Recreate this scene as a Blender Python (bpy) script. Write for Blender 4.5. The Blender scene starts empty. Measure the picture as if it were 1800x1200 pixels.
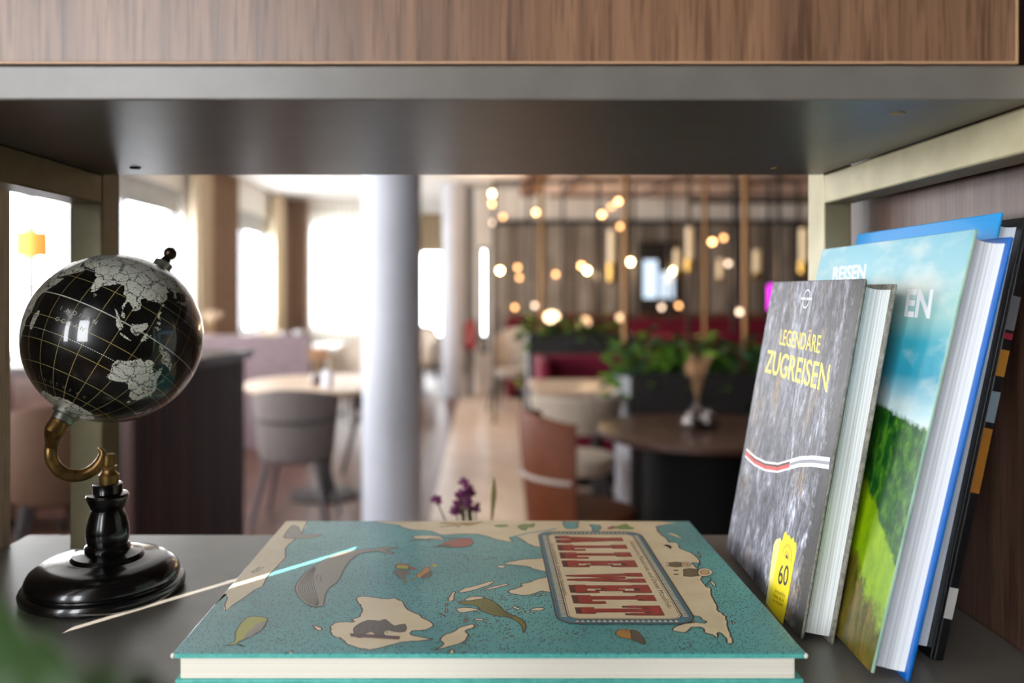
import bpy, bmesh, math, random
from mathutils import Matrix, Vector
from mathutils.geometry import tessellate_polygon
R = math.radians
random.seed(7)
scene = bpy.context.scene
col = scene.collection

# ------------------------------------------------------------------ camera
CZ = 1.355                      # camera height above the room floor
FPX, PX, PY = 1437.0, 852.0, 510.0   # focal length and principal point for an 1800 x 1200 frame
cam_d = bpy.data.cameras.new('camera')
cam = bpy.data.objects.new('camera', cam_d); col.objects.link(cam)
cam.location = (0, 0, CZ); cam.rotation_euler = (R(90), 0, 0)
cam_d.sensor_width = 36.0; cam_d.lens = FPX / 1800 * 36
cam_d.shift_x = (900 - PX) / 1800; cam_d.shift_y = -(600 - PY) / 1800
cam_d.clip_start = 0.02; cam_d.clip_end = 200
cam_d.dof.use_dof = True; cam_d.dof.focus_distance = 0.575; cam_d.dof.aperture_fstop = 3.7
scene.camera = cam

# ------------------------------------------------------------------ world and daylight
w = bpy.data.worlds.new('sky'); scene.world = w; w.use_nodes = True
bg = w.node_tree.nodes['Background']
bg.inputs[0].default_value = (0.93, 0.96, 1.0, 1); bg.inputs[1].default_value = 13.0

def portal(name, loc, rot, sx, sy):
    d = bpy.data.lights.new(name, 'AREA'); d.shape = 'RECTANGLE'; d.size = sx; d.size_y = sy
    d.cycles.is_portal = True
    o = bpy.data.objects.new(name, d); o.location = loc; o.rotation_euler = rot; col.objects.link(o); return o
WIN_Z0, WIN_Z1 = 0.80, 2.35
LEFT_X = -2.98; BACK_Y = 11.93; BACK2_Y = 14.6; FRONT_Y = -1.9; RIGHT_X = 6.0; CEIL = 2.70
LEFT_WINDOWS = [(-1.5, -.5), (1.3, 2.5), (3.0, 4.3), (4.6, 6.1), (6.5, 8.1), (9.35, 11.4)]
FRONT_WINDOWS = [(-2.80, -1.78), (-1.66, -.62)]
FW_Z0, FW_Z1 = 1.22, 2.64
for a, b in LEFT_WINDOWS:
    portal('window_daylight', (LEFT_X - .02, (a + b) / 2, (WIN_Z0 + WIN_Z1) / 2), (R(90), 0, R(-90)), b - a, WIN_Z1 - WIN_Z0)
for a, b in FRONT_WINDOWS:
    portal('window_daylight', ((a + b) / 2, FRONT_Y - .02, (FW_Z0 + FW_Z1) / 2), (R(90), 0, R(0 + 180)), b - a, FW_Z1 - FW_Z0)
portal('window_daylight', (-2.1, BACK_Y + .02, 1.575), (R(90), 0, 0), 1.0, 1.55)
portal('window_daylight', (-.95, BACK2_Y + .02, 1.575), (R(90), 0, 0), .45, 1.55)

# thin area lamp behind the camera, added to lay the shelf's sun streak
def sun_streak_lamp():
    p0 = Vector((-.290, .568, CZ - .236)); p1 = Vector((-.085, .800, CZ - .236))
    el = R(9.5); D = Vector((.20 * math.cos(el), .98 * math.cos(el), -math.sin(el))).normalized()
    d = p1 - p0; e1 = d - d.dot(D) * D
    L = bpy.data.lights.new('sun_streak_lamp', 'AREA'); L.shape = 'RECTANGLE'
    L.size = e1.length; L.size_y = .0017; L.spread = R(.06); L.energy = .024; L.color = (1, .96, .9)
    o = bpy.data.objects.new('sun_streak_lamp', L); col.objects.link(o)
    c = (p0 + p1) / 2 - D * 1.25
    zx = -D; xx = e1.normalized(); yx = zx.cross(xx)
    m = Matrix((xx, yx, zx)).transposed().to_4x4(); m.translation = c
    o.matrix_world = m
sun_streak_lamp()

vs = scene.view_settings
vs.view_transform = 'Standard'; vs.look = 'None'; vs.gamma = 1.0; vs.exposure = 0.42; vs.use_curve_mapping = False
scene.cycles.max_bounces = 10; scene.cycles.diffuse_bounces = 5; scene.cycles.glossy_bounces = 4
scene.cycles.sample_clamp_indirect = 6.0
scene.cycles.use_denoising = True
scene.cycles.caustics_reflective = False; scene.cycles.caustics_refractive = False

# ------------------------------------------------------------------ helpers
def P(x, y, Z):
    """point at depth Z seen at photo pixel x, y"""
    return Vector(((x - PX) / FPX * Z, Z, CZ + (PY - y) / FPX * Z))
def srgb(r, g, b):
    f = lambda c: (c / 255 / 12.92) if c / 255 <= .04045 else ((c / 255 + .055) / 1.055) ** 2.4
    return (f(r), f(g), f(b), 1)
MATS = {}
def mat(name, color=(.5, .5, .5, 1), rough=.5, metal=0.0, spec=.5, coat=0.0, emit=None, estr=0.0, trans=0.0):
    if name in MATS: return MATS[name]
    m = bpy.data.materials.new(name); m.use_nodes = True; MATS[name] = m
    b = m.node_tree.nodes['Principled BSDF']
    b.inputs['Base Color'].default_value = color; b.inputs['Roughness'].default_value = rough
    b.inputs['Metallic'].default_value = metal; b.inputs['Specular IOR Level'].default_value = spec
    b.inputs['Coat Weight'].default_value = coat; b.inputs['Coat Roughness'].default_value = .04
    b.inputs['Transmission Weight'].default_value = trans
    if emit: b.inputs['Emission Color'].default_value = emit; b.inputs['Emission Strength'].default_value = estr
    return m
def nodes(m):
    nt = m.node_tree; return nt, nt.nodes, nt.links, nt.nodes['Principled BSDF']
def N(nt, t, **kw):
    n = nt.nodes.new(t)
    for k, v in kw.items(): setattr(n, k, v)
    return n
def setin(n, **kw):
    for k, v in kw.items(): n.inputs[k.replace('_', ' ')].default_value = v
def ramp(nt, src, stops, interp='LINEAR'):
    r = nt.nodes.new('ShaderNodeValToRGB'); r.color_ramp.interpolation = interp
    e = r.color_ramp.elements
    while len(e) < len(stops): e.new(.5)
    for i, (p, c) in enumerate(stops): e[i].position = p; e[i].color = c
    if src is not None: nt.links.new(src, r.inputs[0])
    return r
def math_n(nt, op, a, b=None, c=None):
    n = nt.nodes.new('ShaderNodeMath'); n.operation = op
    for i, v in enumerate((a, b, c)):
        if v is None: continue
        if isinstance(v, (int, float)): n.inputs[i].default_value = v
        else: nt.links.new(v, n.inputs[i])
    return n.outputs[0]
def mixc(nt, fac, a, b, mode='MIX'):
    n = nt.nodes.new('ShaderNodeMix'); n.data_type = 'RGBA'; n.blend_type = mode
    for i, v in ((0, fac), (6, a), (7, b)):
        if isinstance(v, (int, float)): n.inputs[i].default_value = v
        elif isinstance(v, tuple): n.inputs[i].default_value = v
        else: nt.links.new(v, n.inputs[i])
    return n.outputs[2]
def coords(nt, scale=(1, 1, 1), rot=(0, 0, 0), kind='Object', loc=(0, 0, 0)):
    t = nt.nodes.new('ShaderNodeTexCoord'); mp = nt.nodes.new('ShaderNodeMapping')
    mp.inputs['Scale'].default_value = scale; mp.inputs['Rotation'].default_value = rot; mp.inputs['Location'].default_value = loc
    nt.links.new(t.outputs[kind], mp.inputs[0]); return mp.outputs[0]
def noise(nt, vec, scale=5, detail=4, rough=.5, dist=0):
    n = nt.nodes.new('ShaderNodeTexNoise'); n.inputs['Scale'].default_value = scale
    n.inputs['Detail'].default_value = detail; n.inputs['Roughness'].default_value = rough; n.inputs['Distortion'].default_value = dist
    nt.links.new(vec, n.inputs['Vector']); return n.outputs['Fac']
def bump(nt, h, strength=.2, dist=.001):
    b = nt.nodes.new('ShaderNodeBump'); b.inputs['Strength'].default_value = strength; b.inputs['Distance'].default_value = dist
    nt.links.new(h, b.inputs['Height']); nt.links.new(b.outputs[0], nt.nodes['Principled BSDF'].inputs['Normal'])

def wood(name, cols, scale=(60, 60, 4), rough=.45, spec=.4, fine=6, band=None):
    if name in MATS: return MATS[name]
    m = mat(name, rough=rough, spec=spec); nt, nd, lk, b = nodes(m)
    v = coords(nt, scale)
    n1 = noise(nt, v, 1.0, 6, .6, .6)
    r = ramp(nt, n1, [(.28, cols[0]), (.5, cols[1]), (.72, cols[2])])
    v2 = coords(nt, tuple(s * fine for s in scale))
    n2 = noise(nt, v2, 1.0, 3, .6)
    r2 = ramp(nt, n2, [(.36, (.45, .42, .40, 1)), (.5, (1, 1, 1, 1))])
    c = mixc(nt, .75, r.outputs[0], r2.outputs[0], 'MULTIPLY')
    if band:
        v3 = coords(nt, band); n3 = N(nt, 'ShaderNodeTexWhiteNoise', noise_dimensions='1D')
        sx = N(nt, 'ShaderNodeSeparateXYZ'); lk.new(v3, sx.inputs[0])
        fl = math_n(nt, 'FLOOR', sx.outputs[0]); lk.new(fl, n3.inputs['W'])
        r3 = ramp(nt, n3.outputs['Value'], [(0, (.80, .80, .82, 1)), (1, (1.12, 1.08, 1.03, 1))])
        c = mixc(nt, 1.0, c, r3.outputs[0], 'MULTIPLY')
    lk.new(c, b.inputs['Base Color']); bump(nt, n2, .15, .0006)
    return m
def mottled(name, c0, c1, scale=8, rough=.5, spec=.4, detail=4, stretch=(1, 1, 1), coat=0, metal=0, bmp=0):
    if name in MATS: return MATS[name]
    m = mat(name, rough=rough, spec=spec, coat=coat, metal=metal); nt, nd, lk, b = nodes(m)
    n = noise(nt, coords(nt, stretch), scale, detail, .55)
    r = ramp(nt, n, [(.32, c0), (.68, c1)]); lk.new(r.outputs[0], b.inputs['Base Color'])
    if bmp: bump(nt, n, bmp, .001)
    return m

class MB:
    def __init__(s): s.v = []; s.f = []; s.mi = []; s.cur = 0
    def add(s, vs, fs):
        o = len(s.v); s.v += [tuple(p) for p in vs]
        for f in fs: s.f.append(tuple(i + o for i in f)); s.mi.append(s.cur)
        return s
    def box(s, x0, x1, y0, y1, z0, z1, M=None):
        v = [Vector((x, y, z)) for z in (z0, z1) for y in (y0, y1) for x in (x0, x1)]
        if M: v = [M @ p for p in v]
        return s.add(v, [(0, 2, 3, 1), (4, 5, 7, 6), (0, 1, 5, 4), (2, 6, 7, 3), (0, 4, 6, 2), (1, 3, 7, 5)])
    def lathe(s, prof, n=32, c=(0, 0, 0), M=None, sx=1, sy=1):
        vs = []; fs = []
        for r, z in prof:
            for k in range(n):
                a = 2 * math.pi * k / n; p = Vector((r * math.cos(a) * sx, r * math.sin(a) * sy, z)) 
                p = (M @ p if M else p) + Vector(c); vs.append(p)
        m = len(prof)
        for i in range(m - 1):
            for k in range(n):
                k2 = (k + 1) % n; fs.append((i * n + k, i * n + k2, (i + 1) * n + k2, (i + 1) * n + k))
        fs.append(tuple(reversed(range(n)))); fs.append(tuple((m - 1) * n + k for k in range(n)))
        return s.add(vs, fs)
    def tube(s, pts, rad, n=10, flat=1.0, flat_dir=None):
        pts = [Vector(p) for p in pts]
        if isinstance(rad, (int, float)): rad = [rad] * len(pts)
        vs = []; fs = []; ref = Vector(flat_dir) if flat_dir else None
        for i, p in enumerate(pts):
            t = (pts[min(i + 1, len(pts) - 1)] - pts[max(i - 1, 0)]).normalized()
            if flat_dir: u = (ref - ref.dot(t) * t).normalized()
            else:
                if ref is None: ref = Vector((0, 0, 1)) if abs(t.z) < .9 else Vector((1, 0, 0))
                u = (ref - ref.dot(t) * t).normalized(); ref = u
            q = t.cross(u)
            for k in range(n):
                a = 2 * math.pi * k / n; vs.append(p + rad[i] * (u * math.cos(a) * flat + q * math.sin(a)))
        for i in range(len(pts) - 1):
            for k in range(n):
                k2 = (k + 1) % n; fs.append((i * n + k, i * n + k2, (i + 1) * n + k2, (i + 1) * n + k))
        fs.append(tuple(reversed(range(n)))); fs.append(tuple((len(pts) - 1) * n + k for k in range(n)))
        return s.add(vs, fs)
    def sphere(s, c, r, n=16, m=10, sz=1):
        prof = [(max(1e-5, r * math.sin(math.pi * i / m)), -r * sz * math.cos(math.pi * i / m)) for i in range(m + 1)]
        return s.lathe(prof, n, c)
    def cyl(s, c, r, z0, z1, n=20, r2=None):
        return s.lathe([(r, z0), (r if r2 is None else r2, z1)], n, c)
    def build(s, name, mats, parent=None, smooth=False, bevel=0, seg=2, loc=None):
        me = bpy.data.meshes.new(name); me.from_pydata(s.v, [], s.f)
        for m in (mats if isinstance(mats, (list, tuple)) else [mats]): me.materials.append(m)
        if len(me.materials) > 1: me.polygons.foreach_set('material_index', s.mi)
        me.validate(); me.update()
        o = bpy.data.objects.new(name, me); col.objects.link(o)
        if parent: o.parent = parent
        if loc: o.location = loc
        if smooth:
            bm = bmesh.new(); bm.from_mesh(me)
            for f in bm.faces: f.smooth = True
            for e in bm.edges:
                if len(e.link_faces) == 2 and e.calc_face_angle(0) > R(38): e.smooth = False
            bm.to_mesh(me); bm.free()
        if bevel:
            b = o.modifiers.new('bevel', 'BEVEL'); b.width = bevel; b.segments = seg; b.limit_method = 'ANGLE'
        return o
def thing(name, label, cat, loc=(0, 0, 0), rot=(0, 0, 0), group=None):
    o = bpy.data.objects.new(name, None); col.objects.link(o); o.location = loc; o.rotation_euler = rot
    o.empty_display_size = .05
    return tag(o, label, cat, group)
def tag(o, label, cat, group=None, kind=None):
    o['label'] = label; o['category'] = cat
    if group: o['group'] = group
    if kind: o['kind'] = kind
    return o
def struct(o):
    o['kind'] = 'structure'; return o
def copy_tree(o, parent=None):
    c = o.copy(); col.objects.link(c); c.parent = parent
    for ch in list(o.children): copy_tree(ch, c)
    return c

# ------------------------------------------------------------------ materials
M_wall = mottled('plaster_white', srgb(226, 222, 214), srgb(236, 233, 226), 3, .8)
M_wall_dark = wood('wall_brown', (srgb(44, 30, 24), srgb(56, 40, 31), srgb(68, 50, 40)), (8, 8, 1), .6, .3, 3)
M_ceil = mottled('ceiling_white', srgb(216, 213, 208), srgb(224, 222, 217), 2, .85)
M_white = mat('white_paint', srgb(235, 236, 238), .5)
M_floor_wood = wood('dark_oak_floor', (srgb(58, 36, 28), srgb(84, 53, 42), srgb(104, 68, 54)), (10, 2, 10), .38, .5, 5)
M_tile = mottled('beige_floor_tile', srgb(190, 168, 150), srgb(206, 186, 168), 3, .35, .5)
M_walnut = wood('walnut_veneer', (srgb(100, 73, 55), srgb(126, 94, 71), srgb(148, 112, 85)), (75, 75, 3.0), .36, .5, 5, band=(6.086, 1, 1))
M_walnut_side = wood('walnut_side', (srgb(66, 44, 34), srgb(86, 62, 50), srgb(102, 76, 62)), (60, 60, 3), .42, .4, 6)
M_taupe = wood('taupe_laminate', (srgb(184, 168, 160), srgb(196, 180, 172), srgb(206, 190, 182)), (50, 50, 3), .5, .4, 4)
M_board = mottled('grey_lacquer', srgb(98, 93, 86), srgb(106, 101, 94), 40, .34, .5)
M_post = mottled('champagne_metal', srgb(148, 138, 104), srgb(164, 154, 120), 30, .40, .5, metal=.2)
M_brass_dot = mat('brass', srgb(150, 118, 60), .35, .9)
M_black = mat('black_inside', srgb(9, 8, 8), .8, spec=.2)
M_dkmetal = mat('black_metal', srgb(40, 37, 35), .45, .3)
M_gold = mat('gold_tube', srgb(130, 90, 46), .42, .6)
M_darkwood = wood('dark_macassar', (srgb(34, 18, 16), srgb(56, 32, 28), srgb(80, 50, 42)), (120, 120, 1.2), .35, .5, 3)
M_tabletop_dark = wood('table_walnut', (srgb(58, 38, 30), srgb(78, 52, 42), srgb(94, 64, 52)), (6, 40, 40), .35, .5, 3)
M_tabletop_light = wood('table_oak', (srgb(186, 158, 132), srgb(204, 178, 152), srgb(214, 190, 166)), (6, 40, 40), .4, .5, 3)
M_grey_fab = mottled('grey_fabric', srgb(98, 90, 88), srgb(112, 103, 100), 120, .85, .2)
M_cream_fab = mottled('cream_fabric', srgb(178, 164, 148), srgb(192, 178, 162), 120, .85, .2)
M_brown_leather = mottled('brown_leather', srgb(88, 42, 18), srgb(108, 54, 25), 60, .5, .2, bmp=.1)
M_brown_fab = mottled('brown_fabric', srgb(62, 42, 30), srgb(78, 55, 40), 90, .8, .2)
M_burgundy = mottled('burgundy_velvet', srgb(92, 8, 34), srgb(116, 14, 46), 60, .7, .3)
M_red_fab = mottled('crimson_fabric', srgb(128, 10, 30), srgb(150, 18, 42), 60, .7, .3)
M_dark_leg = mat('dark_leg', srgb(38, 34, 36), .5)
M_grey_leg = mat('grey_leg', srgb(82, 78, 82), .5)
M_partition = wood('mauve_partition', (srgb(128, 108, 112), srgb(140, 120, 124), srgb(150, 130, 134)), (3, 3, 40), .55, .4, 3)
M_planter = mat('planter_anthracite', srgb(36, 32, 31), .6)
M_planter_lit = mat('planter_lit_grey', srgb(150, 150, 156), .5)  # window light on the end face, put into a paler grey
M_leaf = mottled('leaf_green', srgb(62, 110, 30), srgb(128, 172, 58), 9, .5, .4)
M_leaf_b = mottled('leaf_bluegreen', srgb(40, 84, 58), srgb(78, 126, 84), 9, .5, .4)
M_leaf_dark = mottled('leaf_dark', srgb(24, 46, 12), srgb(46, 76, 24), 9, .5, .4)
M_stem = mat('stem_green', srgb(84, 96, 50), .6)
M_curtain = mottled('curtain_taupe', srgb(146, 122, 104), srgb(160, 136, 116), 20, .9, .1)
M_curtain_light = mottled('curtain_sand', srgb(206, 188, 160), srgb(218, 202, 176), 20, .9, .1)
M_sheer = mat('sheer_white', srgb(245, 246, 244), .9)
nt, nd, lk, b_ = nodes(M_sheer)
tr = N(nt, 'ShaderNodeBsdfTranslucent'); tr.inputs[0].default_value = (.95, .95, .92, 1)
tp = N(nt, 'ShaderNodeBsdfTransparent'); mx = N(nt, 'ShaderNodeMixShader'); mx.inputs[0].default_value = .5
lk.new(tr.outputs[0], mx.inputs[1]); lk.new(tp.outputs[0], mx.inputs[2])
lk.new(mx.outputs[0], nd['Material Output'].inputs[0])
M_blind = mottled('roller_blind', srgb(170, 172, 170), srgb(184, 186, 184), 10, .9, .1)
M_frame_w = mat('window_frame', srgb(120, 118, 122), .5)
M_glass = mat('window_glass', (1, 1, 1, 1), .0)
nt, nd, lk, b_ = nodes(M_glass)
tp = N(nt, 'ShaderNodeBsdfTransparent'); gl = N(nt, 'ShaderNodeBsdfGlossy'); gl.inputs['Roughness'].default_value = .02
mx = N(nt, 'ShaderNodeMixShader'); mx.inputs[0].default_value = .05
lk.new(tp.outputs[0], mx.inputs[1]); lk.new(gl.outputs[0], mx.inputs[2]); lk.new(mx.outputs[0], nd['Material Output'].inputs[0])

# ------------------------------------------------------------------ room shell
def slab_with_windows(name, axis, at, lo, hi, wins, thick, z0, z1, m, zb=0.0, zt=CEIL):
    b = MB(); t0, t1 = (at - thick, at) if thick > 0 else (at, at - thick)
    def bx(a, c, q0, q1):
        if axis == 'x': b.box(t0, t1, a, c, q0, q1)
        else: b.box(a, c, t0, t1, q0, q1)
    edges = [lo]
    for a, c in wins: edges += [a, c]
    edges.append(hi)
    for i in range(0, len(edges), 2): bx(edges[i], edges[i + 1], zb, zt)
    for a, c in wins: bx(a, c, zb, z0); bx(a, c, z1, zt)
    return struct(b.build(name, m))
slab_with_windows('wall_left', 'x', LEFT_X, FRONT_Y, BACK_Y + .2, LEFT_WINDOWS, .2, WIN_Z0, WIN_Z1, M_wall)
slab_with_windows('wall_front', 'y', FRONT_Y, LEFT_X - .2, RIGHT_X + .2, FRONT_WINDOWS, .2, FW_Z0, FW_Z1, M_wall_dark)
slab_with_windows('wall_back_left', 'y', BACK_Y, LEFT_X, -1.3, [(-2.6, -1.6)], -.2, WIN_Z0, WIN_Z1, M_wall)
struct(MB().box(-1.5, -1.3, BACK_Y + .2, BACK2_Y + .2, 0, CEIL).build('wall_back_return', M_wall))
slab_with_windows('wall_back', 'y', BACK2_Y, -1.3, .2, [(-1.17, -.73), (-.10, .15)], -.2, .5, WIN_Z1, M_wall)
WB = 11.0
M_wallpanel = wood('smoked_panel', (srgb(138, 130, 120), srgb(152, 144, 134), srgb(166, 158, 148)), (6, 6, 1), .5, .4, 3)
M_wallpanel2 = wood('smoked_panel_dark', (srgb(98, 90, 82), srgb(112, 104, 94), srgb(124, 116, 106)), (6, 6, 1), .5, .4, 3)
slab_with_windows('wall_back_right', 'y', WB, -.12, RIGHT_X, [(-.075, .055)], -.2, .50, 1.95, M_wall)
struct(MB().box(RIGHT_X, RIGHT_X + .2, FRONT_Y - .2, BACK2_Y, 0, CEIL).build('wall_right', M_wall_dark))
struct(MB().box(.2, .4, WB + .2, BACK2_Y, 0, CEIL).build('wall_passage', M_wall))
b = MB(); b.box(LEFT_X, -.33, FRONT_Y, BACK2_Y, -.1, 0).box(-.33, RIGHT_X, FRONT_Y, 3.0, -.1, 0)
floor = struct(b.build('floor', M_floor_wood))
fl2 = MB().box(-.33, RIGHT_X, 3.0, BACK2_Y, -.1, -.004).build('floor_tile_bed', mat('grout', srgb(170, 150, 134), .8)); struct(fl2)
pl = MB().box(.003, .597, .003, .597, -.004, 0).build('tile', M_tile, fl2, loc=(-.33, 4.2, 0))
for i in range(0, 4):
    for j in range(0, 12):
        if i == 0 and j == 0: continue
        c = pl.copy(); col.objects.link(c); c.location = (-.33 + .6 * i, 4.2 + .6 * j, 0); c.parent = fl2
big = MB().box(2.073, RIGHT_X, 3.003, BACK2_Y, -.004, 0).box(-.327, 2.067, 3.003, 4.197, -.004, 0).box(-.327, 2.067, 11.403, BACK2_Y, -.004, 0).build('tile_field', M_tile, fl2)
struct(MB().box(LEFT_X - .2, RIGHT_X + .2, FRONT_Y - .2, BACK2_Y + .2, CEIL, CEIL + .1).build('ceiling', M_ceil))
struct(MB().box(-.25, RIGHT_X, FRONT_Y, 3.6, 2.58, CEIL - .001).build('ceiling_fill_block', M_wall_dark))  # unseen dark panel added under the ceiling to cut fill from the right
# panels of the dark back wall
pan = None
k = 0; x = .10
while x < RIGHT_X - .2:
    wdt = random.choice((.16, .2, .24)); z1 = 2.235
    mm = M_wallpanel if k % 2 == 0 else M_wallpanel2
    q = MB().box(x, x + wdt - .012, WB - random.choice((.03, .045)), WB - .002, .02, z1).build('panel', mm, bpy.data.objects['wall_back_right'])
    x += wdt; k += 1
struct(MB().box(.06, RIGHT_X - .02, WB - .12, WB - .002, 2.235, 2.29).build('trim_1', mat('trim_dark', srgb(62, 54, 48), .6)))
# dropped ceiling box over the dining zone
dc = MB().box(.62, 4.6, 4.0, 9.9, 2.52, CEIL - .002).build('ceiling_raft', mottled('raft_blush', srgb(222, 206, 198), srgb(230, 214, 206), 2, .8)); struct(dc)
MB().box(.44, .615, 4.0, 10.1, 2.50, CEIL - .002).build('raft_edge', wood('raft_wood', (srgb(96, 62, 44), srgb(118, 78, 56), srgb(134, 92, 68)), (20, 2, 20)), dc)
struct(MB().box(4.62, RIGHT_X - .01, 9.0, 10.2, 2.05, CEIL - .002).build('ceiling_bulkhead', M_ceil))
struct(MB().box(4.3, RIGHT_X - .01, 10.4, 10.94, 0, 2.1).build('wall_niche', wood('niche_wood', (srgb(40, 24, 14), srgb(60, 38, 22), srgb(78, 52, 32)), (6, 6, 1))))

# windows: frame, mullion, pane, roller blind
def window(n, axis, at, a, c, z0, z1, mull=(), inward=1, blind=None):
    b = MB(); f = .05; d0, d1 = at - .08 * inward, at - .14 * inward
    d0, d1 = min(d0, d1), max(d0, d1)
    def bx(q, u0, u1, w0, w1, e0=d0, e1=d1):
        if axis == 'x': q.box(e0, e1, u0, u1, w0, w1)
        else: q.box(u0, u1, e0, e1, w0, w1)
    bx(b, a, c, z0, z0 + f); bx(b, a, c, z1 - f, z1); bx(b, a, a + f, z0 + f, z1 - f); bx(b, c - f, c, z0 + f, z1 - f)
    o = struct(b.build('window_%d' % n, M_frame_w))
    us = [a + f] + [m for m in mull] + [c - f]
    for m in mull:
        q = MB(); bx(q, m - .03, m + .03, z0 + f, z1 - f); q.build('mullion', M_frame_w, o)
    mid = (d0 + d1) / 2
    for u0, u1 in zip(us[:-1], us[1:]):
        q = MB(); bx(q, u0 + .001, u1 - .001, z0 + f, z1 - f, mid - .003, mid + .003); q.build('pane', M_glass, o)
    if blind:
        q = MB(); i0, i1 = at - .055 * inward, at - .045 * inward
        bx(q, a + .01, c - .01, blind, z1 - .005, min(i0, i1), max(i0, i1)); q.build('roller_blind', M_blind, o)
    return o
wn = 1
for (a, c), mull in zip(LEFT_WINDOWS, ((), (), (), (5.55,), (6.95,), (10.4,))):
    window(wn, 'x', LEFT_X, a, c, WIN_Z0, WIN_Z1, mull, 1, 2.10 if wn > 3 else None); wn += 1
window(wn, 'y', BACK_Y, -2.6, -1.6, WIN_Z0, WIN_Z1, (-2.1,), -1); wn += 1
window(wn, 'y', BACK2_Y, -1.17, -.73, .5, WIN_Z1, (), -1); wn += 1
window(wn, 'y', BACK2_Y, -.10, .15, .5, WIN_Z1, (), -1); wn += 1  # window added behind the narrow slit to make the slit bright
window(wn, 'y', WB, -.075, .055, .50, 1.95, (), -1); wn += 1
for a, c in FRONT_WINDOWS:
    window(wn, 'y', FRONT_Y, a, c, FW_Z0, FW_Z1, (), 1); wn += 1

# curtains
def curtain(p0, p1, z0, z1, folds, amp, m, label, group):
    b = MB(); p0 = Vector(p0); p1 = Vector(p1); d = p1 - p0; L = d.length; d.normalize(); nrm = Vector((-d.y, d.x, 0))
    n = folds * 8; vs = []; fs = []
    for zi in (z0, z1):
        for s in (0, 1):
            for i in range(n + 1):
                t = i / n; q = p0 + d * (L * t) + nrm * (amp * math.sin(t * folds * 2 * math.pi) + (.004 if s else 0)); vs.append((q.x, q.y, zi))
    k = n + 1
    for i in range(n):
        fs += [(i, i + 1, 2 * k + i + 1, 2 * k + i), (k + i, 3 * k + i, 3 * k + i + 1, k + i + 1),
               (2 * k + i, 2 * k + i + 1, 3 * k + i + 1, 3 * k + i), (i, k + i, k + i + 1, i + 1)]
    fs += [(0, 2 * k, 3 * k, k), (n, k + n, 3 * k + n, 2 * k + n)]
    b.add(vs, fs); o = b.build('curtain', m, smooth=True); tag(o, label, 'curtain', group); return o
cx = LEFT_X + .12
g = 'drapes along the window wall'
curtain((cx, 8.05, 0), (cx, 8.5, 0), .02, 2.66, 5, .04, M_curtain_light, 'sand coloured drape beside the second window, left of the taupe one', g)
curtain((cx, 8.52, 0), (cx, 9.4, 0), .02, 2.66, 7, .045, M_curtain, 'taupe drape on the pier between the two far left windows', g)
curtain((cx, 11.15, 0), (cx, 11.6, 0), .02, 2.66, 5, .04, M_curtain_light, 'sand coloured drape in the far corner of the window wall', g)
curtain((-2.95, BACK_Y - .12, 0), (-2.55, BACK_Y - .12, 0), .02, 2.66, 5, .045, M_curtain, 'dark taupe drape in the far room corner', g)
curtain((-2.54, BACK_Y - .10, 0), (-1.45, BACK_Y - .10, 0), .02, 2.60, 14, .02, M_sheer, 'white sheer curtain glowing in front of the end window', g)
curtain((-1.2, BACK2_Y - .12, 0), (-.72, BACK2_Y - .12, 0), 2.02, 2.698, 6, .03, M_curtain_light, 'short sand valance above the window between the columns', g)

# columns
def column(x, y, r, label):
    b = MB(); b.cyl((x, y, 0), r, 0.0, CEIL - .002, 48)
    o = b.build('column', mottled('column_white', srgb(182, 184, 192), srgb(190, 192, 200), 4, .55), smooth=True)
    tag(o, label, 'column', 'round white columns')
column(-.477, 4.2, .15, 'thick white round column nearest the shelf')
column(-.398, 10.4, .135, 'slender white round column farther down the aisle')

# ------------------------------------------------------------------ bookcase
FL = CZ - .236; UN = CZ + .106; YF = .456; YB = .752; YBACK = .790
bc = thing('bookcase', 'open metal and walnut bookcase whose shelf frames the room', 'bookcase', (0, .6, 0))
def bcpart(name, m, boxes, bevel=.0012, parent=bc):
    b = MB()
    for q in boxes: b.box(q[0], q[1], q[2] - .6, q[3] - .6, q[4], q[5])
    return b.build(name, m, parent, bevel=bevel)
bcpart('shelf_board', M_board, [(-.441, .352, .43, YBACK, FL - .02, FL)])
bcpart('top_board', M_board, [(-.60, .3095, YF, YB, UN, UN + .0195)])
bcpart('door_front', M_walnut, [(-.62, .2955, YF - .001, YF + .018, UN + .0208, UN + .42)], .0009)
bcpart('edge_band', mat('veneer_edge', srgb(176, 138, 104), .5), [(-.62, .2965, YF - .0016, YF + .018, UN + .0199, UN + .0212)], 0)
bcpart('edge_band', mat('veneer_edge', srgb(176, 138, 104), .5), [(.2956, .2968, YF - .0012, YF + .018, UN + .0213, UN + .42)], 0)
bcpart('carcass', M_black, [(-.60, .300, YF + .03, YB, UN + .0197, UN + .42)])  # body coloured black to give the recess beside the door its shade
for x0, x1 in ((-.380, -.350), (.310, .336)):
    for y0, y1 in ((.440, .455) if False else (YF - .03, YF), (.748, .785)):
        bcpart('post', M_post, [(x0, x1, y0, y1, 0, 2.2)], .002)
    bcpart('rail', M_post, [(x0, x1, YF, .748, UN - .027, UN - .0004)], .0015)
    bcpart('rail', M_post, [(x0, x1, YF, .748, .05, .08)], .0015)
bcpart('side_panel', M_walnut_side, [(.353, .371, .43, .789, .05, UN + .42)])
bcpart('side_panel', M_taupe, [(-.465, -.445, .40, .768, .05, UN - .01)])
bcpart('bottom_board', M_board, [(-.35, .31, YF, YBACK, .08, .10)])
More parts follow.
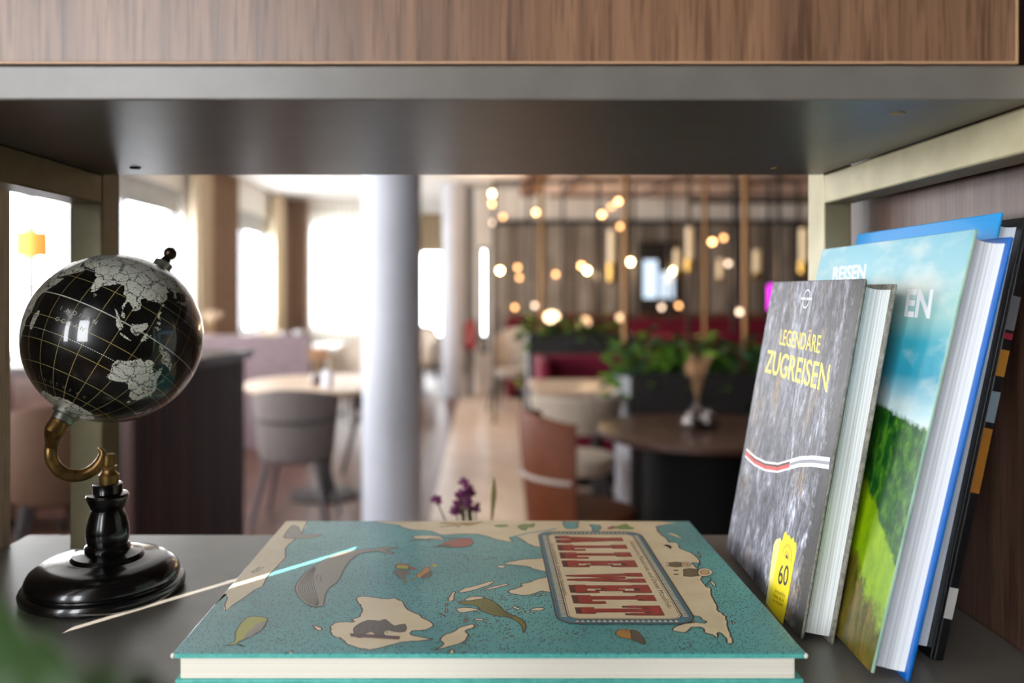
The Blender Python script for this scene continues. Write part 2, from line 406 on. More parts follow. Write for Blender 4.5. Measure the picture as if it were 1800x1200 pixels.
for (px, py) in ((1578, 199), (1365, 296), (238, 295)):
    Z = (UN - CZ) * FPX / (PY - py); X = (px - PX) / FPX * Z
    MB().lathe([(.0045, -.0006), (.0045, .0004), (.002, .0004)], 16, (X, Z - .6, UN)).build('shelf_pin', M_brass_dot if px > 1000 else M_black, bc)

# ------------------------------------------------------------------ print helpers
def text2d(s, offset=0.0, spacing=1.0):
    c = bpy.data.curves.new('t', 'FONT'); c.body = s; c.offset = offset; c.space_character = spacing; c.resolution_u = 4
    o = bpy.data.objects.new('t', c); col.objects.link(o)
    dg = bpy.context.evaluated_depsgraph_get(); me = bpy.data.meshes.new_from_object(o.evaluated_get(dg))
    v = [(p.co.x, p.co.y) for p in me.vertices]; f = [tuple(p.vertices) for p in me.polygons]
    bpy.data.objects.remove(o); bpy.data.curves.remove(c); bpy.data.meshes.remove(me)
    x0 = min(p[0] for p in v); x1 = max(p[0] for p in v); y0 = min(p[1] for p in v); y1 = max(p[1] for p in v)
    return [((p[0] - x0) / (x1 - x0), (p[1] - y0) / (y1 - y0)) for p in v], f, (x1 - x0) / (y1 - y0)
def tri_poly(pts):
    out = [tuple(t) for t in tessellate_polygon([[Vector((p[0], p[1], 0)) for p in pts]])]
    res = []
    for t in out:
        a, b, c = (Vector((pts[i][0], pts[i][1])) for i in t)
        ar = (b - a).cross(c - a)
        if abs(ar) > 1e-12: res.append(t if ar > 0 else t[::-1])
    return res
class Print:
    """flat print: 2-D shapes in a cover's own plane, one mesh with a slot per ink"""
    def __init__(s, place): s.b = MB(); s.inks = []; s.place = place; s.layer = 0
    def ink(s, m):
        if m not in s.inks: s.inks.append(m)
        s.b.cur = s.inks.index(m)
    def poly(s, pts, m, lay=1):
        s.cnt = getattr(s, 'cnt', 0) + 1; lay += (s.cnt % 12) * .08
        s.ink(m); f = tri_poly(pts); P3 = [s.place(p[0], p[1], lay) for p in pts]
        n = [(P3[t[1]] - P3[t[0]]).cross(P3[t[2]] - P3[t[0]]) for t in f]
        s.b.add(P3, f)
    def line(s, pts, wd, m, lay=2, closed=False):
        s.ink(m); p = [Vector((q[0], q[1])) for q in pts]
        if closed: p = p + [p[0]]
        vs = []; fs = []
        for i in range(len(p)):
            t = p[min(i + 1, len(p) - 1)] - p[max(i - 1, 0)]
            if closed and i in (0, len(p) - 1): t = p[1] - p[-2]
            if t.length < 1e-9: t = Vector((1, 0))
            t.normalize(); q = Vector((-t.y, t.x)) * wd / 2
            vs += [s.place(*(p[i] + q), lay), s.place(*(p[i] - q), lay)]
        for i in range(len(p) - 1): fs.append((2 * i, 2 * i + 1, 2 * i + 3, 2 * i + 2))
        s.b.add(vs, fs)
    def text(s, body, org, rd, ud, m, lay=2, offset=0.0, spacing=1.0):
        """org: lower-left corner, rd/ud: reading and up vectors (full length) in the plane"""
        s.ink(m); v, f, _ = text2d(body, offset, spacing)
        s.b.add([s.place(org[0] + rd[0] * a + ud[0] * c, org[1] + rd[1] * a + ud[1] * c, lay) for a, c in v], f)
    def build(s, name, parent): return s.b.build(name, s.inks, parent)
def smooth_closed(pts, n=3, jit=0.0, rnd=random.Random(3)):
    out = []; L = len(pts)
    for i in range(L):
        p0, p1, p2, p3 = (Vector(pts[(i + k - 1) % L]) for k in range(4))
        for j in range(n):
            t = j / n
            q = .5 * ((2 * p1) + (p2 - p0) * t + (2 * p0 - 5 * p1 + 4 * p2 - p3) * t * t + (3 * p1 - p0 - 3 * p2 + p3) * t ** 3)
            if j and jit: q += Vector((rnd.uniform(-jit, jit), rnd.uniform(-jit, jit)))
            out.append((q.x, q.y))
    return out

# ------------------------------------------------------------------ the atlas lying on the shelf
AX0, AX1, AY0, AY1 = -.1866, .1922, .4876, .7680
ATOP = CZ - .2165; CTH = .0030
ac = Vector(((AX0 + AX1) / 2, (AY0 + AY1) / 2, FL))
atlas = thing('atlas_book', 'large teal picture atlas lying flat, red lettering on a map cover', 'book', ac)
def rounded_pages(x0, x1, y0, y1, z0, z1, hollow, side, n=8):
    """page block whose fore-edge bulges or hollows"""
    return
M_teal = mat('atlas_ocean', rough=.36, spec=.45, coat=.25); nt, nd, lk, b_ = nodes(M_teal)
nz = noise(nt, coords(nt), 9, 3)
base = ramp(nt, nz, [(.3, srgb(62, 138, 140)), (.7, srgb(86, 164, 160))])
vor = N(nt, 'ShaderNodeTexVoronoi'); setin(vor, Scale=1.0, Randomness=.55)
lk.new(coords(nt, (470, 470, 1)), vor.inputs['Vector'])
dots = ramp(nt, vor.outputs['Distance'], [(.23, srgb(20, 36, 40)), (.30, (1, 1, 1, 1))])
c1 = mixc(nt, 1.0, base.outputs[0], dots.outputs[0], 'MULTIPLY'); lk.new(c1, b_.inputs['Base Color'])
M_teal_edge = mottled('atlas_teal_edge', srgb(72, 160, 150), srgb(96, 184, 172), 300, .5)
def paper(name, c0, c1, scl):
    m = mat(name, rough=.8, spec=.2); nt, nd, lk, b_ = nodes(m)
    n = noise(nt, coords(nt, scl), 1, 2); r = ramp(nt, n, [(.35, c0), (.65, c1)]); lk.new(r.outputs[0], b_.inputs['Base Color']); return m
M_pages = paper('pages_cream', srgb(222, 214, 196), srgb(238, 232, 218), (1, 1, 1400))
aw, ad = AX1 - AX0, AY1 - AY0; ht = ATOP - FL
MB().box(-aw / 2, aw / 2, -ad / 2, ad / 2, ht - CTH, ht).build('cover', [M_teal], atlas, bevel=.0008)
MB().box(-aw / 2 + .001, aw / 2 - .001, -ad / 2 + .002, ad / 2, 0, CTH).build('back_cover', M_teal_edge, atlas, bevel=.0008)
MB().box(-aw / 2 + .004, aw / 2 - .006, -ad / 2 + .003, ad / 2 - .006, CTH, ht - CTH).build('pages', M_pages, atlas, bevel=.0006)
MB().box(-aw / 2, aw / 2, ad / 2 - .005, ad / 2, CTH, ht - CTH).build('spine', M_teal_edge, atlas)
# thin printed strip on the near board edge
MB().box(-aw / 2, aw / 2, -ad / 2 - .0002, -ad / 2, ht - CTH + .0002, ht - .0003).build('cover_edge', M_teal_edge, atlas)
I_cream = mottled('ink_cream', srgb(214, 192, 152), srgb(226, 206, 168), 40, .36, .45, coat=.25)
def ink(name, c, rough=.38): return mat('ink_' + name, c, rough, spec=.45, coat=.2)
I_line = ink('line', srgb(56, 44, 38)); I_grey = ink('whale', srgb(138, 130, 112)); I_brown = ink('brown', srgb(88, 74, 58))
I_olive = ink('olive', srgb(112, 112, 34)); I_lime = ink('lime', srgb(166, 166, 44)); I_red = mottled('ink_red', srgb(134, 20, 14), srgb(168, 36, 24), 200, .36, .45, coat=.25)
I_maroon = ink('maroon', srgb(84, 22, 20)); I_blue = ink('blue', srgb(62, 120, 138)); I_orange = ink('orange', srgb(176, 122, 46))
I_rust = ink('rust', srgb(158, 74, 54)); I_green = ink('green', srgb(116, 142, 60)); I_gold = ink('gold', srgb(190, 150, 80)); I_parka = ink('parka', srgb(96, 84, 52))
I_sea = ink('sea', srgb(80, 150, 152)); I_skin = ink('skin', srgb(206, 160, 112))
def bk(x, y):
    Z = .2165 * FPX / (y - PY); return ((x - PX) / FPX * Z - ac.x, Z - ac.y)
def aplace(u, v, lay): return Vector((max(-aw / 2 + .0003, min(aw / 2 - .0003, u)), max(-ad / 2 + .0003, min(ad / 2 - .0003, v)), ht + .00004 * lay))
ap = Print(aplace)
def A(pts, sc=1, ox=0, oy=0): return [bk(ox + x / sc, oy + y / sc) for x, y in pts]
def land(pts, m=I_cream, jit=.0006, n=3, lay=1, wd=.0011, outline=True):
    p = smooth_closed(pts, n, jit); ap.poly(p, m, lay)
    if outline: ap.line(p, wd, I_line, lay + 1, True)
c300 = (3, 300, 880); c740 = (4.704, 740, 905); c940 = (5, 940, 905); c480 = (6, 480, 900)
west = A([(500, 916), (540, 916), (530, 937), (513, 952), (502, 963), (502, 980), (483, 1000), (470, 1013), (462, 1030), (447, 1037), (430, 1050), (410, 1063), (397, 1073), (395, 1062), (400, 1050), (393, 1043), (379, 1062)])
ap.poly(smooth_closed(west, 2, .0008), I_cream); ap.line(west[1:], .0011, I_line)
cont = A([(692, 916), (700, 922), (720, 930), (757, 933), (777, 940), (820, 938), (847, 940), (873, 948), (897, 952), (901, 951), (896, 944), (908, 943), (927, 955), (946, 961), (975, 966), (953, 980.5), (923, 982.6), (885, 990), (906, 993), (925, 995), (940, 1000), (958, 1004), (985, 1009), (958, 1014.5), (940, 1019), (931, 1023), (916, 1026), (918, 1030), (910, 1032.6), (893, 1039), (904, 1044), (923, 1046), (936, 1044), (950, 1039), (963, 1040), (1010, 1050), (1060, 1085), (1215, 1091), (1192, 1099), (1182, 1107), (1190, 1110), (1206, 1111), (1216, 1102), (1234, 1103), (1238, 1111), (1252, 1115), (1260, 1121), (1264, 1111), (1276, 1121), (1280, 1131), (1288, 1127), (1284, 1113), (1278, 1097), (1276, 1083), (1264, 1075), (1260, 1063), (1252, 1049), (1250, 1035), (1240, 1029), (1236, 1017), (1226, 999), (1230, 985), (1214, 971), (1194, 963), (1190, 954), (1176, 953), (1172, 947), (1160, 937), (1153, 925), (1156, 916)])
land(cont, jit=.0007)
land(A([(628, 1050), (647, 1048), (673, 1052), (697, 1052), (710, 1060), (718, 1072), (737, 1080), (747, 1088), (762, 1098), (747, 1107), (730, 1108), (720, 1113), (733, 1118), (760, 1123), (733, 1127), (707, 1128), (673, 1137), (650, 1142), (627, 1138), (610, 1132), (600, 1123), (587, 1118), (580, 1110), (585, 1097), (603, 1093), (622, 1093), (620, 1088), (633, 1083), (637, 1070), (630, 1060)]), jit=.0009)
for q in ([(1590, 650), (1600, 665), (1555, 685), (1570, 710), (1540, 745), (1480, 765), (1420, 780), (1385, 790), (1440, 755), (1420, 735), (1440, 710), (1490, 690), (1530, 665)],
          [(750, 655), (795, 670), (790, 685), (760, 670)], [(1480, 780), (1495, 800), (1480, 808), (1465, 805)], [(1555, 798), (1530, 808), (1520, 805)], [(640, 790), (645, 806), (620, 806)],
          [(1275, 190), (1330, 182), (1420, 188), (1440, 205), (1380, 203), (1300, 200)]):
    land(A(q, *c300), jit=.0004)
for q in ([(310, 635), (360, 605), (430, 590), (500, 570), (570, 550), (605, 550), (560, 580), (500, 600), (420, 625), (340, 640)],
          [(525, 615), (600, 590), (690, 570), (725, 575), (670, 590), (590, 610)], [(225, 705), (250, 650), (285, 630), (275, 670), (275, 690), (250, 710)],
          [(205, 735), (220, 730), (215, 755), (200, 755)], [(205, 775), (218, 775), (210, 810), (200, 800)], [(150, 810), (180, 820), (205, 840), (180, 830)],
          [(360, 700), (400, 680), (480, 672), (530, 690), (480, 700), (400, 708)], [(290, 775), (380, 765), (480, 780), (420, 795), (330, 805)], [(450, 855), (520, 860), (510, 870), (450, 868)],
          [(905, 780), (960, 765), (1020, 770), (990, 790), (920, 790)], [(750, 760), (820, 770), (800, 780)], [(860, 800), (900, 795), (890, 810)], [(360, 860), (375, 860), (370, 885), (358, 885)],
          [(630, 420), (700, 420), (680, 435), (640, 432)], [(985, 650), (1030, 655), (1025, 668), (995, 660)]):
    land(A(q, *c740), jit=.0003, wd=.0009)
for q in ([(1160, 160), (1230, 165), (1300, 210), (1240, 190)], [(1140, 265), (1170, 262), (1200, 275), (1190, 295), (1170, 280)], [(1540, 575), (1580, 600), (1590, 630), (1560, 610)], [(1730, 925), (1755, 950), (1740, 955)], [(1430, 320), (1455, 345), (1460, 375), (1440, 350)]):
    land(A(q, *c940), jit=.0002, wd=.0008)
for q in ([(250, 58), (310, 62), (385, 60), (375, 90), (380, 112), (300, 122), (260, 105)], [(480, 85), (570, 90), (580, 120), (540, 150), (510, 145), (505, 110)], [(1390, 890), (1450, 895), (1470, 920), (1510, 940), (1480, 950), (1400, 935)], [(1380, 420), (1440, 425), (1430, 470), (1400, 440)], [(1460, 560), (1500, 545), (1550, 560), (1510, 610), (1480, 600)]):
    land(A(q, *c940), I_sea, jit=.0004, lay=3, wd=.0009)
ap.line(A([(735, 185), (800, 170), (880, 150), (960, 140), (1050, 128), (1120, 110)], *c740), .0022, I_sea, 3)
# animals and figures
whale = A([(557, 1067), (543, 1064), (528, 1053), (521, 1042), (519, 1032), (525, 1020), (538, 1005), (555, 993), (573, 982), (597, 972), (622, 967), (647, 965), (657, 965), (672, 962), (700, 962), (688, 965), (678, 967), (687, 969), (692, 973), (677, 972), (660, 968), (650, 970), (633, 973), (622, 980), (613, 988), (603, 1003), (595, 1020), (580, 1032), (573, 1042), (570, 1055), (568, 1066), (562, 1065)])
land(whale, I_grey, 0, 3, 3, .0009)
lo = [(557, 1066), (543, 1063), (529, 1052), (522, 1042), (521, 1032), (527, 1020), (540, 1005), (553, 996)]
hi = [(560, 1062), (559, 1054), (557, 1046), (553, 1036), (551, 1026), (550, 1016), (552, 1006), (555, 999)]
for k in range(1, 10):
    t = k / 9; ap.line(A([(a[0] + (c[0] - a[0]) * t, a[1] + (c[1] - a[1]) * t) for a, c in zip(lo, hi)]), .0005, I_line, 5)
ap.line(A([(555, 1017), (560, 1010), (565, 1012), (563, 1018), (566, 1022), (557, 1024)]), .0006, I_line, 5)
land(A([(600, 180), (640, 130), (675, 140), (690, 175), (750, 180), (800, 180), (740, 195), (640, 200), (600, 195)], *c300), I_grey, 0, 3, 3, .0007)
land(A([(965, 680), (985, 655), (1040, 630), (1100, 635), (1130, 625), (1150, 640), (1180, 660), (1235, 650), (1235, 690), (1180, 690), (1140, 680), (1120, 700), (1140, 720), (1090, 720), (1070, 690), (1030, 700), (1010, 720), (985, 720), (970, 700)], *c300), I_brown, .0002, 2, 3, .0009)
for k in range(5): ap.line(A([(1000 + 35 * k, 650 + 4 * k), (990 + 38 * k, 700)], *c300), .0005, I_line, 5)
land(A([(945, 700), (1210, 715), (1205, 730), (950, 715)], *c300), I_maroon, 0, 1, 3, .0006)
land(A([(410, 615), (440, 610), (500, 615), (510, 630), (480, 680), (430, 710), (380, 735), (350, 750), (390, 770), (345, 755), (265, 768), (335, 745), (340, 700), (360, 660), (385, 630)], *c300), I_lime, 0, 2, 3, .0009)
ap.poly(A([(505, 632), (480, 680), (430, 712), (370, 740), (400, 700), (450, 650)], *c300), I_grey, 4)
land(A([(315, 715), (400, 708), (460, 700), (520, 690), (560, 695), (620, 730), (670, 770), (700, 800), (760, 830), (830, 860), (865, 900), (865, 940), (848, 980), (838, 935), (800, 885), (740, 855), (680, 840), (600, 830), (560, 815), (500, 795), (480, 770), (440, 745), (330, 735)], *c740), I_olive, .0002, 2, 3, .0009)
for k in range(4): ap.line(A([(500, 715 + 18 * k), (620, 745 + 18 * k), (760, 835 + 8 * k)], *c740), .0006, I_brown, 5)
land(A([(100, 265), (160, 245), (220, 215), (320, 195), (400, 195), (430, 215), (420, 245), (350, 265), (240, 265), (160, 262)], *c740), I_rust, 0, 2, 3, .0006)
ap.line(A([(-110, 215), (100, 195), (310, 190)], *c740), .0016, I_line, 5)
ap.poly(A([(100, 268), (150, 245), (220, 240), (260, 258), (180, 262)], *c740), I_brown, 5)
land(A([(1300, 610), (1410, 610), (1415, 650), (1380, 690), (1390, 715), (1330, 690), (1300, 650)], *c480), I_parka, 0, 2, 3, .0005)
land(A([(1285, 590), (1310, 545), (1410, 550), (1450, 575), (1520, 600), (1450, 605), (1420, 575), (1300, 578)], *c480), I_rust, 0, 2, 3, .0005)
ap.poly(A([(1310, 560), (1420, 565), (1425, 600), (1300, 596)], *c480), I_lime, 5)
ap.poly(A([(1365, 745), (1385, 700), (1425, 745)], *c480), I_olive, 5); ap.poly(A([(1412, 688), (1500, 702), (1485, 722)], *c480), I_olive, 5)
ap.line(A([(1290, 615), (1262, 640), (1275, 665)], *c480), .0012, I_parka, 5); ap.line(A([(1415, 615), (1445, 640), (1430, 665)], *c480), .0012, I_parka, 5)
land(A([(1510, 660), (1560, 630), (1600, 580), (1660, 598), (1640, 630), (1560, 690), (1520, 685)], *c480), I_orange, 0, 2, 3, .0005)
land(A([(1560, 688), (1600, 655), (1670, 622), (1675, 660), (1640, 690), (1600, 697)], *c480), I_brown, 0, 2, 4, .0005)
ap.poly(A([(1680, 540), (1745, 562), (1690, 585)], *c480), I_lime, 5); ap.line(A([(1640, 585), (1700, 562)], *c480), .0011, I_orange, 4)
land(A([(710, 1035), (740, 1010), (800, 1005), (840, 1015), (850, 1060), (860, 1090), (800, 1085), (740, 1070)], *c940), I_orange, 0, 3, 3, .0007)
land(A([(840, 1012), (890, 1015), (930, 1050), (970, 1110), (960, 1140), (900, 1112), (855, 1092), (850, 1050)], *c940), I_brown, 0, 3, 4, .0007)
ap.line(A([(790, 1018), (805, 1012), (815, 1022), (800, 1030)], *c940), .0005, I_line, 6)
# people in parkas
for (cx_, cy_, s_) in ((1260, 435, .8), (1390, 505, 1.25)):
    land(A([(cx_ - 75 * s_, cy_ - 22 * s_), (cx_ + 30 * s_, cy_ - 24 * s_), (cx_ + 40 * s_, cy_ + 24 * s_), (cx_ - 70 * s_, cy_ + 26 * s_)], *c940), I_parka, 0, 2, 3, .0006)
    ap.poly(A([(cx_ - 105 * s_, cy_ - 20 * s_), (cx_ - 70 * s_, cy_ - 24 * s_), (cx_ - 68 * s_, cy_ + 26 * s_), (cx_ - 100 * s_, cy_ + 22 * s_)], *c940), I_cream if s_ > 1 else I_parka, 5)
    for q in (-14, 14): ap.line(A([(cx_ - 95 * s_, cy_ + q * s_), (cx_ - 135 * s_, cy_ + q * s_)], *c940), .0022 * s_, I_parka, 5)
    land(A([(cx_ + 35 * s_, cy_), (cx_ + 55 * s_, cy_ - 26 * s_), (cx_ + 110 * s_, cy_ - 24 * s_), (cx_ + 140 * s_, cy_), (cx_ + 110 * s_, cy_ + 24 * s_), (cx_ + 55 * s_, cy_ + 26 * s_)], *c940), I_cream, 0, 3, 5, .0006)
    land(A([(cx_ + 52 * s_, cy_), (cx_ + 70 * s_, cy_ - 16 * s_), (cx_ + 105 * s_, cy_ - 12 * s_), (cx_ + 108 * s_, cy_ + 12 * s_), (cx_ + 70 * s_, cy_ + 16 * s_)], *c940), I_skin, 0, 3, 7, .0005)
# small animals near the far edge
land(A([(160, 62), (230, 58), (310, 62), (380, 66), (330, 85), (300, 105), (290, 88), (170, 100), (165, 95), (280, 82), (165, 72)], *c740), I_gold, 0, 2, 3, .0006)
land(A([(330, 66), (440, 62), (520, 55), (440, 80), (380, 90)], *c740), I_orange, 0, 2, 3, .0005)
land(A([(610, 85), (700, 80), (720, 95), (640, 100)], *c740), I_green, 0, 2, 3, .0005)
land(A([(800, 95), (850, 75), (900, 78), (940, 66), (930, 100), (880, 105), (860, 130), (820, 115)], *c740), I_green, .0004, 2, 3, .0006)
land(A([(690, 110), (740, 95), (800, 78), (830, 100), (880, 120), (800, 128), (720, 120)], *c940), I_green, .0002, 2, 3, .0005)
land(A([(640, 115), (690, 95), (700, 120), (650, 125)], *c940), I_rust, 0, 2, 3, .0004)
# small reefs: clusters of dashes
rr = random.Random(11)
for (qx, qy, w_, h_, n_) in ((560, 940, 60, 4, 8), (700, 985, 50, 10, 8), (690, 1003, 30, 6, 6), (800, 975, 60, 3, 14), (850, 981, 80, 3, 20), (880, 1055, 50, 10, 26), (900, 1075, 60, 10, 26), (860, 1095, 50, 10, 22), (820, 1125, 40, 14, 26), (890, 1125, 20, 20, 24),
                           (1010, 1110, 50, 6, 22), (1090, 1095, 60, 5, 18), (960, 1125, 40, 5, 12), (1205, 1135, 20, 8, 14), (815, 1085, 40, 10, 18), (930, 1048, 40, 5, 16), (480, 1100, 20, 4, 6), (400, 1085, 30, 3, 5), (1190, 945, 60, 8, 8), (1215, 1000, 30, 10, 12), (780, 1130, 60, 8, 14), (480, 1125, 40, 3, 6)):
    for k in range(n_):
        x_, y_ = qx + rr.uniform(-w_, w_) / 1.6, qy + rr.uniform(-h_, h_)
        ap.line(A([(x_, y_), (x_ + rr.uniform(2, 5), y_ + rr.uniform(-.8, .8))]), rr.uniform(.0006, .0012), I_line if rr.random() < .6 else I_maroon, 1)
# title plate
fx0, fx1, fy0, fy1 = .0475 - ac.x, .1385 - ac.x, .530 - ac.y, .7325 - ac.y
def rrect(x0, x1, y0, y1, r, n=6):
    out = []
    for cx_, cy_, a0 in ((x1 - r, y1 - r, 0), (x0 + r, y1 - r, 90), (x0 + r, y0 + r, 180), (x1 - r, y0 + r, 270)):
        for k in range(n + 1): a = R(a0 + 90 * k / n); out.append((cx_ + r * math.cos(a), cy_ + r * math.sin(a)))
    return out
ap.poly(rrect(fx0, fx1, fy0, fy1, .014), I_blue, 6)
ap.line(rrect(fx0, fx1, fy0, fy1, .014), .0012, I_line, 8, True)
ap.line(rrect(fx0 + .0018, fx1 - .0018, fy0 + .0018, fy1 - .0018, .0125), .0005, I_line, 7, True)
ap.poly(rrect(fx0 + .0075, fx1 - .0075, fy0 + .0075, fy1 - .0075, .008), I_cream, 8)
ap.line(rrect(fx0 + .0075, fx1 - .0075, fy0 + .0075, fy1 - .0075, .008), .0008, I_line, 9, True)
ap.line(rrect(fx0 + .0088, fx1 - .0088, fy0 + .0088, fy1 - .0088, .007), .0004, I_line, 9, True)
k = 0
while fy0 + .012 + k * .0021 < fy1 - .010:          # cream hatching along the long sides
    yy = fy0 + .012 + k * .0021
    ap.line([(fx0 + .0035, yy), (fx0 + .0070, yy)], .0011, I_cream, 9); ap.line([(fx1 - .0070, yy), (fx1 - .0035, yy)], .0011, I_cream, 9); k += 1
for k in range(19):
    xx = fx0 + .013 + k * .0036
    for yb, s in ((fy0 + .0028, 1), (fy1 - .0028, -1)): ap.poly([(xx - .0014, yb), (xx + .0014, yb), (xx, yb + s * .0036)][::s], I_cream, 9)
# block letters: a along the reading direction, b up
def bx4(a0, a1, b0, b1): return [(a0, b0), (a1, b0), (a1, b1), (a0, b1)]
LET = {
 'L': [bx4(.16, .52, 0, 1), bx4(.02, .68, .84, 1), bx4(.02, .98, 0, .17), bx4(.76, .98, 0, .34)],
 'E': [bx4(.10, .46, 0, 1), bx4(.02, .98, .86, 1), bx4(.02, .98, 0, .15), bx4(.3, .74, .42, .58), bx4(.60, .76, .34, .66), bx4(.76, .98, .70, 1), bx4(.76, .98, 0, .31)],
 'T': [bx4(.32, .68, 0, 1), bx4(.0, 1, .85, 1), bx4(0, .2, .6, 1), bx4(.8, 1, .6, 1), bx4(.16, .84, 0, .16)],
 'A': [[(.08, 0), (.36, 0), (.62, 1), (.36, 1)], [(.60, 0), (.94, 0), (.66, 1), (.38, 1)], bx4(.25, .75, .24, .36), bx4(.0, .42, 0, .15), bx4(.54, 1.0, 0, .15), bx4(.26, .74, .84, 1)],
 'W': [[(.02, 1), (.26, 1), (.36, 0), (.22, 0)], [(.40, .75), (.54, .75), (.36, 0), (.22, 0)], [(.44, .75), (.60, .75), (.80, 0), (.64, 0)], [(.74, 1), (.98, 1), (.80, 0), (.64, 0)], bx4(0, .38, .84, 1), bx4(.62, 1, .84, 1)],
}
word = 'ALLE WELT'; cells = {' ': .45}
tot = sum(cells.get(c, 1.25 if c in 'AW' else 1) for c in word); y_far, y_near = .7215 - ac.y, .5415 - ac.y
xb, xt = .0655 - ac.x, .1195 - ac.x; unit = (y_far - y_near) / tot; y_ = y_far
for c in word:
    wd = cells.get(c, 1.25 if c in 'AW' else 1) * unit
    if c != ' ':
        for shp in LET[c]:
            f = lambda a, b_, da=0, db=0: (xb + (xt - xb) * b_ + db, y_ - wd * (.08 + .80 * a) + da)
            ap.poly([f(a, q, 0, -.0042) for a, q in shp][::-1], I_maroon, 10)
            ap.poly([f(a, q, 0, -.0021) for a, q in shp][::-1], I_maroon, 10)
            ap.line([f(a, q) for a, q in shp], .0009, I_maroon, 11, True)
        for shp in LET[c]: ap.poly([f(a, q) for a, q in shp][::-1], I_red, 12)
    y_ -= wd
ap.text('Das Landkartenbuch. Erweiterte Neuausgabe', (.0555 - ac.x, .699 - ac.y), (0, -.120), (.0036, 0), I_line, 10)
ap.text('Aleksandra Mizielińska und Daniel Mizieliński', (.1245 - ac.x, .704 - ac.y), (0, -.148), (.0042, 0), I_line, 10)
t0 = bk(449, 1007); ap.text('MORITZ', (t0[0], t0[1]), (.0035, .0125), (-.0045, .0016), I_brown, 4)
ap.build('cover_print', atlas)
# worn corners
for sx in (-1, 1): MB().sphere((sx * (aw / 2 - .0006), -ad / 2 + .0006, ht - .0016), .0016, 8, 6).build('worn_corner', mat('board_white', srgb(232, 228, 218), .8), atlas)

# ------------------------------------------------------------------ leaning books
def ray_local(px, py, Minv, xl):
    o = Minv @ Vector((0, 0, CZ)); d = Minv.to_3x3() @ Vector(((px - PX) / FPX, 1, (PY - py) / FPX))
    t = (xl - o.x) / d.x; q = o + t * d; return q.y, q.z
def leaning(name, label, pivot, yaw, lean, wdt, hgt, t, board, m_front, m_back, m_edge, m_pages, m_spine, inset=.004, hollow=.003, front_in=0):
    M = Matrix.Translation(pivot) @ Matrix.Rotation(yaw, 4, 'Z') @ Matrix.Rotation(lean, 4, 'Y')
    o = thing(name, label, 'book', pivot); o.rotation_mode = 'XYZ'
    o.rotation_euler = (Matrix.Rotation(yaw, 4, 'Z') @ Matrix.Rotation(lean, 4, 'Y')).to_euler()
    b = MB(); b.box(-t, -t + board, 0, wdt, 0, hgt); b.mi = [1] * 6; b.mi[4] = 0
    b.build('cover', [m_front, m_edge], o, bevel=.0007)
    MB().box(-board, 0, 0, wdt, 0, hgt).build('back_cover', [m_back], o, bevel=.0007)
    MB().box(-t + board, -board, wdt - .003, wdt, 0, hgt).build('spine', m_spine, o)
    # page block with a hollow fore-edge
    n = 10; x0, x1 = -t + board, -board; y1 = wdt - .003; z0, z1 = inset, hgt - inset; vs = []; fs = []
    for i in range(n + 1):
        u = i / n; xx = x0 + (x1 - x0) * u; yy = inset + hollow * (4 * u * (1 - u)); sag = .0012 * 4 * u * (1 - u)
        vs += [(xx, yy, z0 - sag), (xx, yy, z1 - sag), (xx, y1, z0), (xx, y1, z1)]
    for i in range(n):
        a, c = 4 * i, 4 * i + 4
        fs += [(a, c, c + 1, a + 1), (a + 1, c + 1, c + 3, a + 3), (a, a + 2, c + 2, c), (a + 2, a + 3, c + 3, c + 2)]
    fs += [(0, 1, 3, 2), (4 * n, 4 * n + 2, 4 * n + 3, 4 * n + 1)]
    b = MB(); b.add(vs, fs); b.build('pages', m_pages, o, smooth=True)
    return o, M.inverted()
def pages_mat(name, c0, c1, scl):
    m = paper(name, c0, c1, scl); return m
M_pgA = pages_mat('pages_train', srgb(186, 190, 186), srgb(226, 230, 230), (1300, 20, 1.2))
M_pgB = pages_mat('pages_landscape', srgb(196, 200, 204), srgb(232, 234, 236), (1000, 20, 1))
M_pgC = pages_mat('pages_blue', srgb(196, 204, 214), srgb(214, 220, 230), (1500, 20, 1))
# rock cover
M_rock = mat('rock_cover', rough=.42, spec=.5); nt, nd, lk, b_ = nodes(M_rock)
v = coords(nt, (1, 55, 20)); n1 = noise(nt, v, 1, 8, .68, 1.2)
r1 = ramp(nt, n1, [(.30, srgb(20, 20, 26)), (.44, srgb(72, 72, 80)), (.56, srgb(112, 112, 122)), (.70, srgb(186, 190, 204))])
v2 = coords(nt, (1, 340, 120)); n2 = noise(nt, v2, 1, 6, .7); r2 = ramp(nt, n2, [(.38, (.22, .22, .25, 1)), (.50, (1.0, 1.0, 1.0, 1)), (.62, (1.7, 1.68, 1.62, 1))])
c = mixc(nt, 1.0, r1.outputs[0], r2.outputs[0], 'MULTIPLY')
n3 = noise(nt, coords(nt, (1, 26, 12), loc=(0, 3, 1)), 1, 7, .7); r3 = ramp(nt, n3, [(.56, (0, 0, 0, 1)), (.66, (1, 1, 1, 1))])
mm = math_n(nt, 'MULTIPLY', r3.outputs[0], r2.outputs[0]); mm = math_n(nt, 'MULTIPLY', mm, .55)
c = mixc(nt, mm, c, srgb(146, 116, 66)); 
